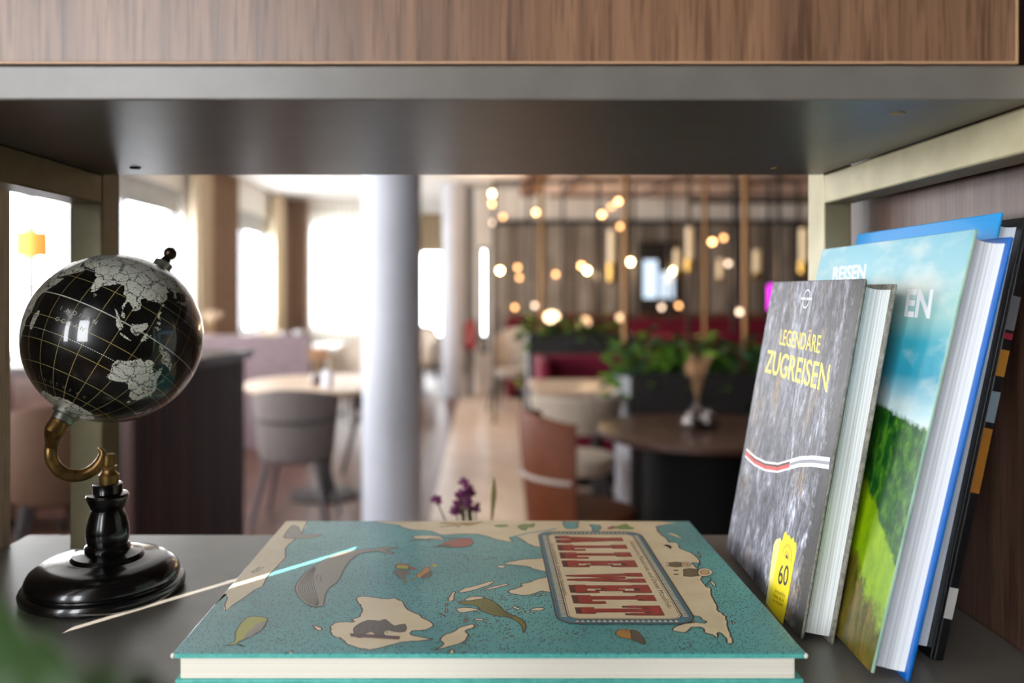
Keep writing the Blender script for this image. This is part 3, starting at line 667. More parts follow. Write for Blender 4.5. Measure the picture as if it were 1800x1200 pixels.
# dark ragged band at the fore-edge and along the foot
sx = N(nt, 'ShaderNodeSeparateXYZ'); tc = N(nt, 'ShaderNodeTexCoord'); lk.new(tc.outputs['Object'], sx.inputs[0])
n4 = noise(nt, coords(nt, (1, 200, 160)), 1, 5, .7)
e1 = math_n(nt, 'ADD', sx.outputs[1], math_n(nt, 'MULTIPLY', math_n(nt, 'SUBTRACT', n4, .5), -.05))
re = ramp(nt, e1, [(.016, (1, 1, 1, 1)), (.020, (0, 0, 0, 1))])
c = mixc(nt, math_n(nt, 'MULTIPLY', re.outputs[0], .85), c, srgb(20, 18, 18))
lk.new(c, b_.inputs['Base Color']); bump(nt, n1, .1, .0004)
M_rock_edge = mottled('rock_edge', srgb(92, 90, 84), srgb(150, 144, 132), 260, .5)
M_rock_teal = mat('endpaper_teal', srgb(38, 78, 86), .6)
# landscape cover
M_land = mat('landscape_cover', rough=.30, spec=.5, coat=.3); nt, nd, lk, b_ = nodes(M_land)
tc = N(nt, 'ShaderNodeTexCoord'); sx = N(nt, 'ShaderNodeSeparateXYZ'); lk.new(tc.outputs['Object'], sx.inputs[0])
Y_, Z_ = sx.outputs[1], sx.outputs[2]
sky = ramp(nt, math_n(nt, 'DIVIDE', Z_, .274), [(.55, srgb(196, 222, 226)), (.66, srgb(40, 146, 172)), (.74, srgb(52, 158, 178)), (.80, srgb(150, 194, 190)), (.90, srgb(140, 190, 198)), (1.0, srgb(122, 184, 200))])
cl = noise(nt, coords(nt, (1, 10, 24)), 1, 6, .55); rcl = ramp(nt, cl, [(.48, (0, 0, 0, 1)), (.68, (1, 1, 1, 1))])
skyc = mixc(nt, math_n(nt, 'MULTIPLY', rcl.outputs[0], .75), sky.outputs[0], srgb(226, 226, 214))
fo = noise(nt, coords(nt, (1, 130, 90)), 1, 6, .65); rf = ramp(nt, fo, [(.30, srgb(8, 34, 14)), (.48, srgb(26, 84, 26)), (.62, srgb(76, 128, 30)), (.78, srgb(132, 164, 40))])
me_ = noise(nt, coords(nt, (1, 60, 40)), 1, 5, .6); rm = ramp(nt, me_, [(.3, srgb(106, 146, 8)), (.6, srgb(148, 184, 14)), (.8, srgb(176, 200, 40))])
ug = noise(nt, coords(nt, (1, 160, 60), rot=(R(28), 0, 0)), 1, 5, .65); ru = ramp(nt, ug, [(.3, srgb(44, 50, 12)), (.5, srgb(96, 92, 28)), (.62, srgb(128, 98, 42)), (.78, srgb(92, 146, 18))])
def edge(expr, soft, jitter):
    n = noise(nt, coords(nt, (1, 90, 90)), 1, 5, .65)
    e = math_n(nt, 'ADD', expr, math_n(nt, 'MULTIPLY', math_n(nt, 'SUBTRACT', n, .5), jitter))
    return math_n(nt, 'SMOOTHSTEP', e, None) if False else ramp(nt, math_n(nt, 'ADD', math_n(nt, 'DIVIDE', e, soft), .5), [(0, (0, 0, 0, 1)), (1, (1, 1, 1, 1))]).outputs[0]
def lin(z0, slope): return math_n(nt, 'SUBTRACT', math_n(nt, 'ADD', z0, math_n(nt, 'MULTIPLY', Y_, slope)), Z_)   # > 0 below the line
c = mixc(nt, edge(lin(.150, .10), .003, .012), skyc, rf.outputs[0])
c = mixc(nt, edge(lin(.066, .62), .004, .018), c, rm.outputs[0])
c = mixc(nt, edge(lin(.028, .52), .012, .05), c, ru.outputs[0])
lk.new(c, b_.inputs['Base Color'])
M_land_edge = mottled('landscape_edge', srgb(132, 170, 150), srgb(176, 204, 190), 30, .4)
M_cobalt = mat('cobalt_cover', srgb(0, 98, 184), .34, coat=.3); M_azure = mat('azure_cover', srgb(0, 138, 206), .32, coat=.3)
M_blackcover = mat('black_cover', srgb(16, 17, 20), .35, coat=.3)

bA, iA = leaning('travel_book', 'grey rock-covered travel book with yellow title, nearest the flat atlas', (.2320, .5435, FL), R(-2.3), R(9.9), .194, .2435, .0222, .0022, M_rock, M_rock_edge, M_rock_edge, M_pgA, M_rock_edge)
bB, iB = leaning('landscape_book', 'large travel book with cloudy sky and green meadow cover leaning behind', (.2560, .4920, FL), R(-2.3), R(12.9), .245, .2745, .0240, .0025, M_land, M_cobalt, M_land_edge, M_pgB, M_cobalt)
bC, iC = leaning('blue_book', 'tall azure-covered book with black picture jacket against the walnut side', (.2862, .5217, FL), R(-.6), R(12.0), .205, .2885, .0175, .0022, M_azure, M_blackcover, M_azure, M_pgC, M_blackcover, inset=.006)

M_teal_l = MB().box(-.0200, -.0196, .0008, .19, .001, .2425).build('endpaper', M_rock_teal, bA)
def cover_print(book, Minv, t, items_fn, name='cover_print'):
    pr = Print(lambda u, v, lay: Vector((-t - .00004 * lay, u, v)))
    items_fn(pr, lambda x, y: ray_local(x, y, Minv, -t)); pr.build(name, book)
I_yel = mat('foil_yellow', srgb(226, 200, 40), .3, .25); I_whi = mat('print_white', srgb(236, 238, 240), .4); I_tr = mat('train_red', srgb(190, 60, 56), .4)
I_tick = mat('ticket_yellow', srgb(238, 214, 0), .4); I_pale = mat('ticket_pale', srgb(228, 220, 130), .45); I_blk = mat('print_black', srgb(24, 24, 26), .4); I_tick2 = mat('ticket_shade', srgb(206, 182, 10), .4)
def quad_text(pr, q, body, bl, br, tl, m, lay=1, **kw):
    a = Vector(q(*bl)); b_ = Vector(q(*br)); c = Vector(q(*tl)); pr.text(body, a, b_ - a, c - a, m, lay, **kw)
def printA(pr, q):
    quad_text(pr, q, 'LEGENDÄRE', (1370, 605.5), (1440.5, 621), (1374, 572), I_yel, offset=.002)
    quad_text(pr, q, 'ZUGREISEN', (1344, 653.5), (1453, 690), (1350, 614), I_yel, offset=.006)
    # publisher ring and name
    c = Vector(q(1417.5, 525)); cr = [(c.x + .0072 * math.cos(a), c.y + .0072 * math.sin(a)) for a in [2 * math.pi * k / 24 for k in range(24)]]
    pr.line(cr, .0009, I_whi, 1, True)
    quad_text(pr, q, 'lonely planet', (1408, 528), (1427.5, 529), (1408.3, 521), I_whi, 2, offset=.02)
    tr_ = [(1311, 795), (1319, 803), (1327, 810), (1345, 819), (1367, 822), (1388, 816), (1406, 811), (1428, 810), (1458, 814)]
    pr.line([q(x, y) for x, y in tr_], .0078, I_whi, 1); pr.line([q(x, y) for x, y in tr_[5:]], .0022, mat('rail_grey', srgb(140, 140, 148), .5), 2)
    pr.line([q(x, y) for x, y in tr_[:6]], .0048, I_tr, 2)
    pr.line([q(x, y - 3.2) for x, y in tr_[1:6]], .0014, I_blk, 3)
    for k in (2, 3, 4): x, y = tr_[k]; pr.line([q(x, y - 5), q(x, y + 5)], .0007, I_blk, 3)
    pr.poly([q(*p) for p in ((1360, 957), (1364, 948), (1372, 945), (1376, 960), (1352, 1068), (1346, 1062))], I_pale, 1)
    pr.poly([q(*p) for p in ((1372, 953), (1376, 948), (1378, 938), (1381, 933), (1384, 941), (1388, 940), (1391, 948), (1395, 944), (1397, 954), (1400, 953), (1400, 968), (1376, 1100), (1350, 1067))], I_tick, 2)
    c = Vector(q(1383, 981))
    for rad, m_ in ((.0105, I_tick2), (.0082, I_tick), (.0055, I_tick2), (.0022, I_blk)):
        pr.poly([(c.x + rad * math.cos(a), c.y + rad * math.sin(a)) for a in [math.pi * k / 14 for k in range(15)]], m_, 3 + int(rad < .009) + int(rad < .006) + int(rad < .003))
    quad_text(pr, q, '60', (1367, 1026), (1384, 1030), (1371, 991), I_blk, 3, offset=.01)
    for k, s in enumerate(('abenteuerliche', 'Reisen, die Sie', 'nie vergessen')):
        quad_text(pr, q, s, (1362 - k * 2, 1040 + 9 * k), (1380 - k * 2, 1050 + 9 * k), (1362.5 - k * 2, 1033 + 9 * k), I_blk, 3)
cover_print(bA, iA, .0222, printA)
cover_print(bB, iB, .0240, lambda pr, q: quad_text(pr, q, 'REISEN', (1463, 494), (1520, 491), (1466, 469), I_whi, offset=.02), 'title_line')
cover_print(bB, iB, .0240, lambda pr, q: quad_text(pr, q, 'EN', (1589, 556), (1634, 560), (1596, 508), I_whi, offset=.03), 'title_line')
# spine pictures on the black jacket of the blue book: bands on its near board edge
def jacket():
    bands = [(.028, .048, srgb(186, 184, 178)), (.110, .152, srgb(150, 98, 34)), (.156, .176, srgb(112, 126, 136)), (.186, .203, srgb(158, 108, 40)), (.210, .214, srgb(130, 36, 52)), (.216, .238, srgb(96, 96, 98))]
    MB().box(.0000, .0062, -.0004, .05, .0, .286).build('jacket_spine', M_blackcover, bC, bevel=.0008)
    for z0, z1, c in bands:
        MB().box(.0003, .0060, -.0007, -.0004, z0, z1).build('jacket_picture', mat('jacket_%d' % int(z0 * 1000), c, .4), bC)
jacket()

# ------------------------------------------------------------------ desk globe
GC = P(196, 594, .647); GC.x = -.2925
GR = .0663
th = math.atan2(-GC.x, GC.y)
right = Vector((math.cos(th), math.sin(th), 0)); up = Vector((0, 0, 1)); view = Vector((math.sin(th), -math.cos(th), 0))
KA, KB = .000411, .000450
def gl(px, py, dep=0): return GC + right * ((px - 196) * KA) + up * ((594 - py) * KB) + view * dep
base0 = gl(177, 594); base0.z = FL
globe = thing('desk_globe', 'small black desk globe with silver continents on a turned black stand', 'globe', base0)
M_ebony = mottled('ebony_lacquer', srgb(12, 11, 11), srgb(20, 18, 18), 60, .22, .6, coat=.4)
M_antique = mottled('antique_brass', srgb(132, 100, 58), srgb(184, 146, 88), 160, .38, .5, metal=.85, bmp=.2)
M_nickel = mottled('worn_nickel', srgb(150, 150, 138), srgb(186, 186, 174), 120, .35, .5, metal=.8)
M_bronze = mottled('dark_bronze', srgb(60, 46, 38), srgb(92, 70, 56), 150, .35, .5, metal=.8)
MB().lathe([(0.0575, 0.0000), (0.0600, 0.0020), (0.0605, 0.0049), (0.0590, 0.0078), (0.0555, 0.0090), (0.0550, 0.0100), (0.0562, 0.0115), (0.0558, 0.0148), (0.0530, 0.0193), (0.0470, 0.0234), (0.0390, 0.0254), (0.0275, 0.0259), (0.0268, 0.0264)], 64).build('base', M_ebony, globe, True)
MB().lathe([(0.0268, 0.0246), (0.0272, 0.0274), (0.0255, 0.0293), (0.0190, 0.0304), (0.0168, 0.0315), (0.0172, 0.0343), (0.0160, 0.0363), (0.0148, 0.0371), (0.0158, 0.0407), (0.0162, 0.0448), (0.0158, 0.0504), (0.0140, 0.0577), (0.0122, 0.0629), (0.0118, 0.0637), (0.0128, 0.0650), (0.0145, 0.0690), (0.0158, 0.0726), (0.0160, 0.0742), (0.0150, 0.0758), (0.0112, 0.0767), (0.0110, 0.0771), (0.0110, 0.0835), (0.0102, 0.0840)], 48, tuple(right * (6 * KA))).build('stem', M_ebony, globe, True)
so = tuple(right * (8 * KA))
MB().lathe([(0.0072, 0.0835), (0.0074, 0.0845), (0.0074, 0.0907), (0.0066, 0.0915), (0.0052, 0.0936), (0.0052, 0.0950), (0.0062, 0.0960), (0.0062, 0.0974), (0.0046, 0.0981), (0.0046, 0.1065), (0.0040, 0.1070)], 32, so).build('brass_post', M_antique, globe, True)
# axis
phi = R(-11); til = R(31)
toc = Vector((0, 0, CZ)) - GC; vdir = toc.normalized(); upi = (up - up.dot(vdir) * vdir).normalized(); rgt = -vdir.cross(upi) * -1
rgt = upi.cross(vdir).normalized()
if rgt.dot(right) < 0: rgt = -rgt
npv = upi * math.cos(til) + rgt * math.sin(til); NA = (npv * math.cos(phi) + vdir * math.sin(phi)).normalized()
Mm = (vdir - vdir.dot(NA) * NA).normalized(); EE = NA.cross(Mm)
LON0 = R(105.5)
ex = Mm * math.cos(-LON0) + EE * math.sin(-LON0); ey = Mm * math.cos(math.pi / 2 - LON0) + EE * math.sin(math.pi / 2 - LON0)
G3 = Matrix((ex, ey, NA)).transposed()
# continents: lon/lat outlines -> signed distance per vertex
LANDS = [
 [(-6,36),(-9,38),(-9,43),(-2,43.5),(-1,46),(-4,48.5),(2,51),(4.5,52.5),(8,54),(8.5,57),(10.5,57.5),(10,54.5),(14,54),(19,54.5),(21,57.5),(24,59),(29,60),(22,60.5),(21.5,63),(25,65),(22,66),(17,62),(17,60),(14.5,56),(11.5,59),(8,58),(5,60),(6,63),(12,66),(15,68.5),(20,70),(28,71),(40,67.5),(40,66),(33,66.5),(35,64.5),(40,65),(44,68.5),(54,68.5),(60,69.5),(68,68.5),(68,73),(72,71),(75,72),(80,73.5),(98,76),(105,77.5),(113,74),(128,73),(140,72.5),(152,71),(160,69.5),(170,70),(180,69),(180,65),(177,62.5),(170,60),(163,58.5),(162,55),(157,51),(156,57),(163,61.5),(155,59.5),(143,59),(136,54.5),(141,53),(140,48),(135,43.5),(130,42.5),(127.5,40),(129.5,37),(129,35),(126.5,34.5),(126.5,37.5),(125,39.5),(121.5,39),(122,40.5),(118.5,39),(119,37.5),(122.5,37),(119.5,35),(121,32),(122,30),(120,26),(117,23.5),(113,22),(110,20.5),(108,21.5),(106,19),(109,13),(107.5,10.5),(105,8.7),(105,10.5),(102.5,12),(100.5,13.5),(99.5,11),(100.5,7),(103.5,3.5),(104,1.3),(101.3,2.8),(100.3,6),(98.3,8.5),(98.7,12),(97.5,16),(95,16),(94.3,18.5),(91.8,22.5),(88,21.7),(86.5,20),(82.5,16.8),(80,15),(80,11),(77.5,8),(76,10.5),(74,15),(72.8,20),(70.5,20.8),(69,22.3),(66.5,25),(61.5,25.1),(57,26),(54,26.7),(50.5,29.8),(48,30),(50,27),(51.5,25),(54,24.2),(56.3,26),(57,24),(59.8,22.4),(57.7,18.9),(55,17.3),(52,15.6),(45,12.8),(43.3,13),(42.6,16.5),(39,21.5),(35,28),(32.6,30),(34,26),(37,21),(38.5,18),(43,12),(44.5,10.5),(51.2,11.8),(50,7.5),(46,2.5),(42,-1.5),(39.2,-5),(40.5,-11),(40.5,-15),(35,-20),(35.5,-24),(32.8,-26.5),(31,-30),(27,-33.7),(20,-34.8),(18.3,-33),(15,-27),(12,-18),(13.8,-11),(9,-1),(9.5,4),(4,6.3),(-4,5.2),(-8,4.4),(-13,8.5),(-17,14.7),(-17,21),(-13,27.5),(-9.5,30.5),(-6,35.8),(0,36),(10,37.2),(11,34),(19,30.5),(20,32.5),(31,31.4),(34,31.5),(36,36.5),(30.5,36.5),(27,37),(26.5,40),(22.5,40.5),(24,38),(22.5,36.6),(19.5,41),(13.5,45.5),(12.5,44),(18,40),(16,38),(15.5,40),(10,44),(3.5,43),(0,40),(-2,36.8)],
 [(49.3,-12),(50.5,-15.5),(47.5,-24.8),(45,-25.5),(43.3,-22.5),(44.5,-16.5)],
 [(80,9.7),(81.8,7.5),(80.5,6),(79.8,7.5)],
 [(95.3,5.6),(98,4),(103,0),(106,-3),(105.8,-5.8),(102,-4),(98.8,1.5)],
 [(105.3,-6.8),(108.5,-6.7),(114.5,-7.6),(114.4,-8.6),(108,-7.8)],
 [(109,1.5),(111.5,2.5),(114,4.5),(117,7),(119,5),(117.5,1),(116,-3.8),(111.5,-3.4),(110,-1.5)],
 [(119.5,.5),(121,1.2),(125,1.5),(120.5,.2),(121,-1),(123.3,-.9),(121.5,-2),(122.8,-4.5),(121,-3),(120.3,-5.5),(119.4,-5),(119,-2.5)],
 [(120.5,18.5),(122.2,18.4),(121.5,15.5),(124,13),(121,13.7),(120,16)], [(122,7),(124,8.5),(126.3,8),(125.5,5.8),(124,7)], [(122,11.5),(125,12),(124.5,10),(122.5,9.5)], [(117.2,8.5),(119.4,11),(119.2,10.4)],
 [(120,23.5),(121.7,25.1),(120.8,22)], [(108.7,19.3),(110.8,20),(110,18.3)],
 [(131,-.8),(134,-1),(135,-3.3),(138,-1.7),(141,-2.6),(145.5,-4.8),(147.8,-6.5),(150.5,-10.5),(147,-9.5),(143.5,-8.8),(141,-9.2),(138,-8),(138,-5.5),(133,-4),(132,-2.8)],
 [(114.2,-22),(113.4,-26),(115.7,-31.5),(115,-34.2),(118,-35),(123.5,-34),(129,-31.6),(132,-32),(135.5,-34.8),(138,-33),(138.2,-35.5),(140.5,-38),(146.3,-39),(150,-37.3),(153,-31),(153.2,-25.5),(149.5,-22),(146,-19),(145.3,-15),(142.5,-10.8),(141.5,-13.5),(140.8,-17.5),(136,-15),(136.8,-12.2),(132.6,-11.5),(130,-13),(129,-15),(126,-14),(122.3,-18),(119,-20)],
 [(144.7,-40.8),(148.2,-41),(147.8,-43.2),(146,-43.5)],
 [(172.8,-34.5),(175.5,-37),(178.4,-37.7),(176,-41),(174,-39)], [(172.7,-40.6),(174,-41.8),(171,-45.5),(168.3,-46.5),(167,-45)],
 [(130,31.3),(132,33.8),(136,33.6),(140,35),(141.8,39.5),(140,41),(139.5,38),(135.5,35.5),(131,34.3)], [(140,42),(142,45.4),(145.3,43.5),(143,42)],
 [(142,46),(143,52),(142.8,54),(141.8,50)],
 [(-5.5,50),(1.5,51.3),(0,54),(-2,57.5),(-5,58.5),(-5,55),(-3,54),(-4.5,52)],
 [(-180,-78),(-150,-77),(-120,-74),(-75,-73),(-60,-64),(-62,-74),(-30,-78),(0,-70),(30,-69.5),(50,-66.5),(70,-69),(80,-67),(100,-66),(120,-66.7),(140,-66.8),(160,-70),(170,-72),(165,-78),(180,-78),(180,-90),(-180,-90)],
 [(-168,66),(-156,71),(-128,70),(-95,72),(-80,62),(-65,60),(-56,52),(-70,44),(-81,31),(-80,25),(-90,30),(-97,26),(-95,18),(-87,21),(-83,10),(-79,9),(-75,11),(-60,8),(-50,0),(-35,-7),(-40,-22),(-56,-36),(-68,-54),(-74,-50),(-70,-18),(-81,-5),(-78,8),(-92,14),(-105,20),(-118,33),(-124,42),(-135,58),(-165,55)],
]
def globe_ball():
    import numpy as np
    NL, NT = 480, 240
    lon = np.linspace(-180, 180, NL, endpoint=False); lat = np.linspace(-89.2, 89.2, NT)
    LO, LA = np.meshgrid(lon, lat); x = LO.ravel(); y = LA.ravel()
    sd = np.full(x.shape, 99.0)
    for pg in LANDS:
        p = np.array(pg, float); q = np.roll(p, -1, 0)
        inside = np.zeros(x.shape, bool); dmin = np.full(x.shape, 1e9)
        lo_, hi_ = p.min(0) - 12, p.max(0) + 12
        sel = np.where((x > lo_[0]) & (x < hi_[0]) & (y > lo_[1]) & (y < hi_[1]))[0]
        if not len(sel): continue
        X, Y = x[sel], y[sel]; ins = np.zeros(X.shape, bool); dm = np.full(X.shape, 1e9); cs = np.cos(np.radians(Y)).clip(.15)
        for a, b in zip(p, q):
            cond = (a[1] > Y) != (b[1] > Y)
            with np.errstate(divide='ignore', invalid='ignore'):
                xi = (b[0] - a[0]) * (Y - a[1]) / (b[1] - a[1] if b[1] != a[1] else 1e-9) + a[0]
            ins ^= cond & (X < xi)
            dx, dy = (b[0] - a[0]) * cs, b[1] - a[1]; px, py = (X - a[0]) * cs, Y - a[1]
            t = np.clip((px * dx + py * dy) / (dx * dx + dy * dy + 1e-9), 0, 1)
            dm = np.minimum(dm, np.hypot(px - t * dx, py - t * dy))
        s = np.where(ins, -dm, dm); sd[sel] = np.minimum(sd[sel], s)
    sd = np.clip(sd, -6, 6)
    la, lo = np.radians(y), np.radians(x)
    V = np.stack([np.cos(la) * np.cos(lo), np.cos(la) * np.sin(lo), np.sin(la)], 1) * GR
    idx = np.arange(NL * NT).reshape(NT, NL)
    a = idx[:-1]; b = np.roll(a, -1, 1); d = idx[1:]; c = np.roll(d, -1, 1)
    F = np.stack([a, b, c, d], -1).reshape(-1, 4)
    me = bpy.data.meshes.new('ball')
    me.from_pydata([tuple(v) for v in V] , [], [tuple(int(i) for i in f) for f in F] + [tuple(int(i) for i in idx[0][::-1]), tuple(int(i) for i in idx[-1])])
    at = me.attributes.new('coast', 'FLOAT', 'POINT'); at.data.foreach_set('value', sd.astype('f4'))
    me.polygons.foreach_set('use_smooth', [True] * len(me.polygons)); me.update()
    return me
M_globe = mat('globe_map', rough=.28, spec=.5, coat=1.0); nt, nd, lk, b_ = nodes(M_globe); b_.inputs['Coat Roughness'].default_value = .03
at = N(nt, 'ShaderNodeAttribute', attribute_name='coast')
ob = N(nt, 'ShaderNodeTexCoord'); sp = N(nt, 'ShaderNodeSeparateXYZ'); nrmz = N(nt, 'ShaderNodeVectorMath', operation='NORMALIZE')
lk.new(ob.outputs['Object'], nrmz.inputs[0]); lk.new(nrmz.outputs[0], sp.inputs[0])
latn = math_n(nt, 'MULTIPLY', math_n(nt, 'ARCSINE', sp.outputs[2]), 57.29578); lonn = math_n(nt, 'MULTIPLY', math_n(nt, 'ARCTAN2', sp.outputs[1], sp.outputs[0]), 57.29578)
cosl = math_n(nt, 'SQRT', math_n(nt, 'SUBTRACT', 1.0, math_n(nt, 'MULTIPLY', sp.outputs[2], sp.outputs[2])))
jn = noise(nt, coords(nt), 700, 5, .65)
cst = math_n(nt, 'ADD', at.outputs['Fac'], math_n(nt, 'MULTIPLY', math_n(nt, 'SUBTRACT', jn, .5), 2.2))
landf = ramp(nt, math_n(nt, 'ADD', math_n(nt, 'MULTIPLY', cst, -2.5), .5), [(.4, (0, 0, 0, 1)), (.6, (1, 1, 1, 1))]).outputs[0]
# borders and tiny lettering on the land
vb = N(nt, 'ShaderNodeTexVoronoi', feature='DISTANCE_TO_EDGE'); setin(vb, Scale=110.0)
wv = N(nt, 'ShaderNodeVectorMath', operation='ADD'); nv = N(nt, 'ShaderNodeTexNoise'); setin(nv, Scale=300.0); sc_ = N(nt, 'ShaderNodeVectorMath', operation='SCALE'); sc_.inputs['Scale'].default_value = .006
lk.new(ob.outputs['Object'], nv.inputs['Vector']); lk.new(nv.outputs['Color'], sc_.inputs[0]); lk.new(ob.outputs['Object'], wv.inputs[0]); lk.new(sc_.outputs[0], wv.inputs[1]); lk.new(wv.outputs[0], vb.inputs['Vector'])
bord = ramp(nt, vb.outputs['Distance'], [(.02, (1, 1, 1, 1)), (.045, (0, 0, 0, 1))]).outputs[0]
cmb = N(nt, 'ShaderNodeCombineXYZ'); lk.new(math_n(nt, 'MULTIPLY', lonn, .42), cmb.inputs[0]); lk.new(math_n(nt, 'MULTIPLY', latn, 1.5), cmb.inputs[1])
ln_ = noise(nt, cmb.outputs[0], 1.0, 2, .8); lett = ramp(nt, ln_, [(.57, (0, 0, 0, 1)), (.60, (1, 1, 1, 1))]).outputs[0]
landc = mixc(nt, math_n(nt, 'MULTIPLY', bord, .9), srgb(224, 222, 206), srgb(22, 22, 20))
landc = mixc(nt, math_n(nt, 'MULTIPLY', lett, .8), landc, srgb(40, 40, 38))
# graticule
def near_line(v, step, wdt):
    m = math_n(nt, 'PINGPONG', v, step / 2 if False else step); m2 = math_n(nt, 'SUBTRACT', step, m)
    mn = math_n(nt, 'MINIMUM', m, m2); return mn
def grid_mask(v, step, wdt, scale=None):
    d = math_n(nt, 'ABSOLUTE', math_n(nt, 'SUBTRACT', math_n(nt, 'FLOORED_MODULO', math_n(nt, 'ADD', v, step / 2), step), step / 2))
    if scale is not None: d = math_n(nt, 'MULTIPLY', d, scale)
    return math_n(nt, 'LESS_THAN', d, wdt)
gm = math_n(nt, 'MAXIMUM', grid_mask(latn, 15, .22), grid_mask(lonn, 15, .22, cosl))
eq = math_n(nt, 'LESS_THAN', math_n(nt, 'ABSOLUTE', latn), .34)
trop = math_n(nt, 'MULTIPLY', math_n(nt, 'LESS_THAN', math_n(nt, 'ABSOLUTE', math_n(nt, 'SUBTRACT', math_n(nt, 'ABSOLUTE', latn), 23.5)), .22), grid_mask(lonn, 1.6, .5))
oc = noise(nt, coords(nt), 60, 4); ocean = ramp(nt, oc, [(.35, srgb(12, 12, 12)), (.7, srgb(24, 24, 23))]).outputs[0]
ol = noise(nt, cmb.outputs[0], 1.3, 2, .8); olm = math_n(nt, 'MULTIPLY', ramp(nt, ol, [(.68, (0, 0, 0, 1)), (.70, (1, 1, 1, 1))]).outputs[0], ramp(nt, noise(nt, coords(nt, loc=(3, 1, 2)), 45, 2), [(.50, (0, 0, 0, 1)), (.56, (1, 1, 1, 1))]).outputs[0])
ocean = mixc(nt, math_n(nt, 'MULTIPLY', olm, .6), ocean, srgb(120, 116, 104))
ocean = mixc(nt, gm, ocean, srgb(150, 136, 84)); ocean = mixc(nt, math_n(nt, 'MAXIMUM', eq, trop), ocean, srgb(204, 202, 192))
landc = mixc(nt, math_n(nt, 'MULTIPLY', gm, .5), landc, srgb(226, 222, 200))
lk.new(mixc(nt, landf, ocean, landc), b_.inputs['Base Color'])
me = globe_ball(); me.materials.append(M_globe); ball = bpy.data.objects.new('ball', me); col.objects.link(ball); ball.parent = globe
ball.location = GC - base0; ball.rotation_euler = G3.to_euler()
# printed sea names
def sphere_text(s, lon_, lat_, hgt, step, slope=0):
    b = MB()
    for k, ch in enumerate(s):
        if ch == ' ': continue
        v, f, asp = text2d(ch)
        lo_ = lon_ + k * step; la_ = lat_ + slope * k; asp = min(asp, 1.0)
        pts = []
        for a, c in v:
            l2, l1 = R(la_ + c * hgt), R(lo_ + a * hgt * asp); pts.append(Vector((math.cos(l2) * math.cos(l1), math.cos(l2) * math.sin(l1), math.sin(l2))) * (GR + .00012))
        b.add(pts, f)
    return b
I_sea_t = mat('map_lettering', srgb(190, 188, 178), .4)
sphere_text('INDIAN', 66, -9, 2.6, 4.6).build('sea_name', I_sea_t, ball); sphere_text('OCEAN', 66, -16, 2.6, 4.6).build('sea_name', I_sea_t, ball)
sphere_text('SOUTHERN', 55, -57, 2.4, 8).build('sea_name', mat('map_lettering_dim', srgb(120, 118, 110), .4), ball)
# finial and caps along the axis
MA = Vector((0, 0, 1)).rotation_difference(NA).to_matrix(); goff = GC - base0
MB().lathe([(.0088, GR - .001), (.0088, GR + .0015), (.0076, GR + .0018), (.0076, GR + .0065), (.0060, GR + .0075), (.0045, GR + .0078)], 10, goff, MA).build('polar_cap', M_nickel, globe, True)
MB().lathe([(.0036, GR + .0070), (.0040, GR + .0095), (.0034, GR + .011), (.0032, GR + .0118), (.0045, GR + .0132), (.0055, GR + .0155), (.0055, GR + .0170), (.0045, GR + .0195), (.002, GR + .021), (.0004, GR + .0212)], 24, goff, MA).build('finial', M_bronze, globe, True)
MB().lathe([(.0105, -GR + .0030), (.0105, -GR - .0015), (.0085, -GR - .0025), (.0085, -GR - .0070), (.0070, -GR - .0078)], 28, goff, MA).build('polar_cap', M_nickel, globe, True)
# brass hook arm
hp = [(108, 738), (104, 748), (98, 758), (89, 772), (86, 788), (90, 804), (99, 817), (112, 826), (128, 830), (144, 829), (158, 822), (169, 811), (174, 800), (173, 791), (166, 785)]
hr = [.0074, .0076, .0074, .0050, .0048, .0048, .0049, .0050, .0050, .0048, .0046, .0042, .0036, .0022, .0008]
pts = [gl(*p) - base0 for p in hp]
sp0 = -NA * (GR + .006) + goff; pts[0] = sp0; pts[1] = -NA * (GR + .0105) + goff; pts[2] = -NA * (GR + .0150) + goff
def resample(pts, rad, n=4):
    op, orr = [], []
    for i in range(len(pts) - 1):
        p0, p1, p2, p3 = pts[max(i - 1, 0)], pts[i], pts[i + 1], pts[min(i + 2, len(pts) - 1)]
        for j in range(n):
            t = j / n; op.append(.5 * ((2 * p1) + (p2 - p0) * t + (2 * p0 - 5 * p1 + 4 * p2 - p3) * t * t + (3 * p1 - p0 - 3 * p2 + p3) * t ** 3)); orr.append(rad[i] + (rad[i + 1] - rad[i]) * t)
    return op + [pts[-1]], orr + [rad[-1]]
p2, r2 = resample(pts, hr); MB().tube(p2, r2, 16).build('hook_arm', M_antique, globe, True)
MB().tube([gl(172, 806) - base0, gl(184, 806) - base0], .0026, 12).build('pivot_pin', M_antique, globe, True)

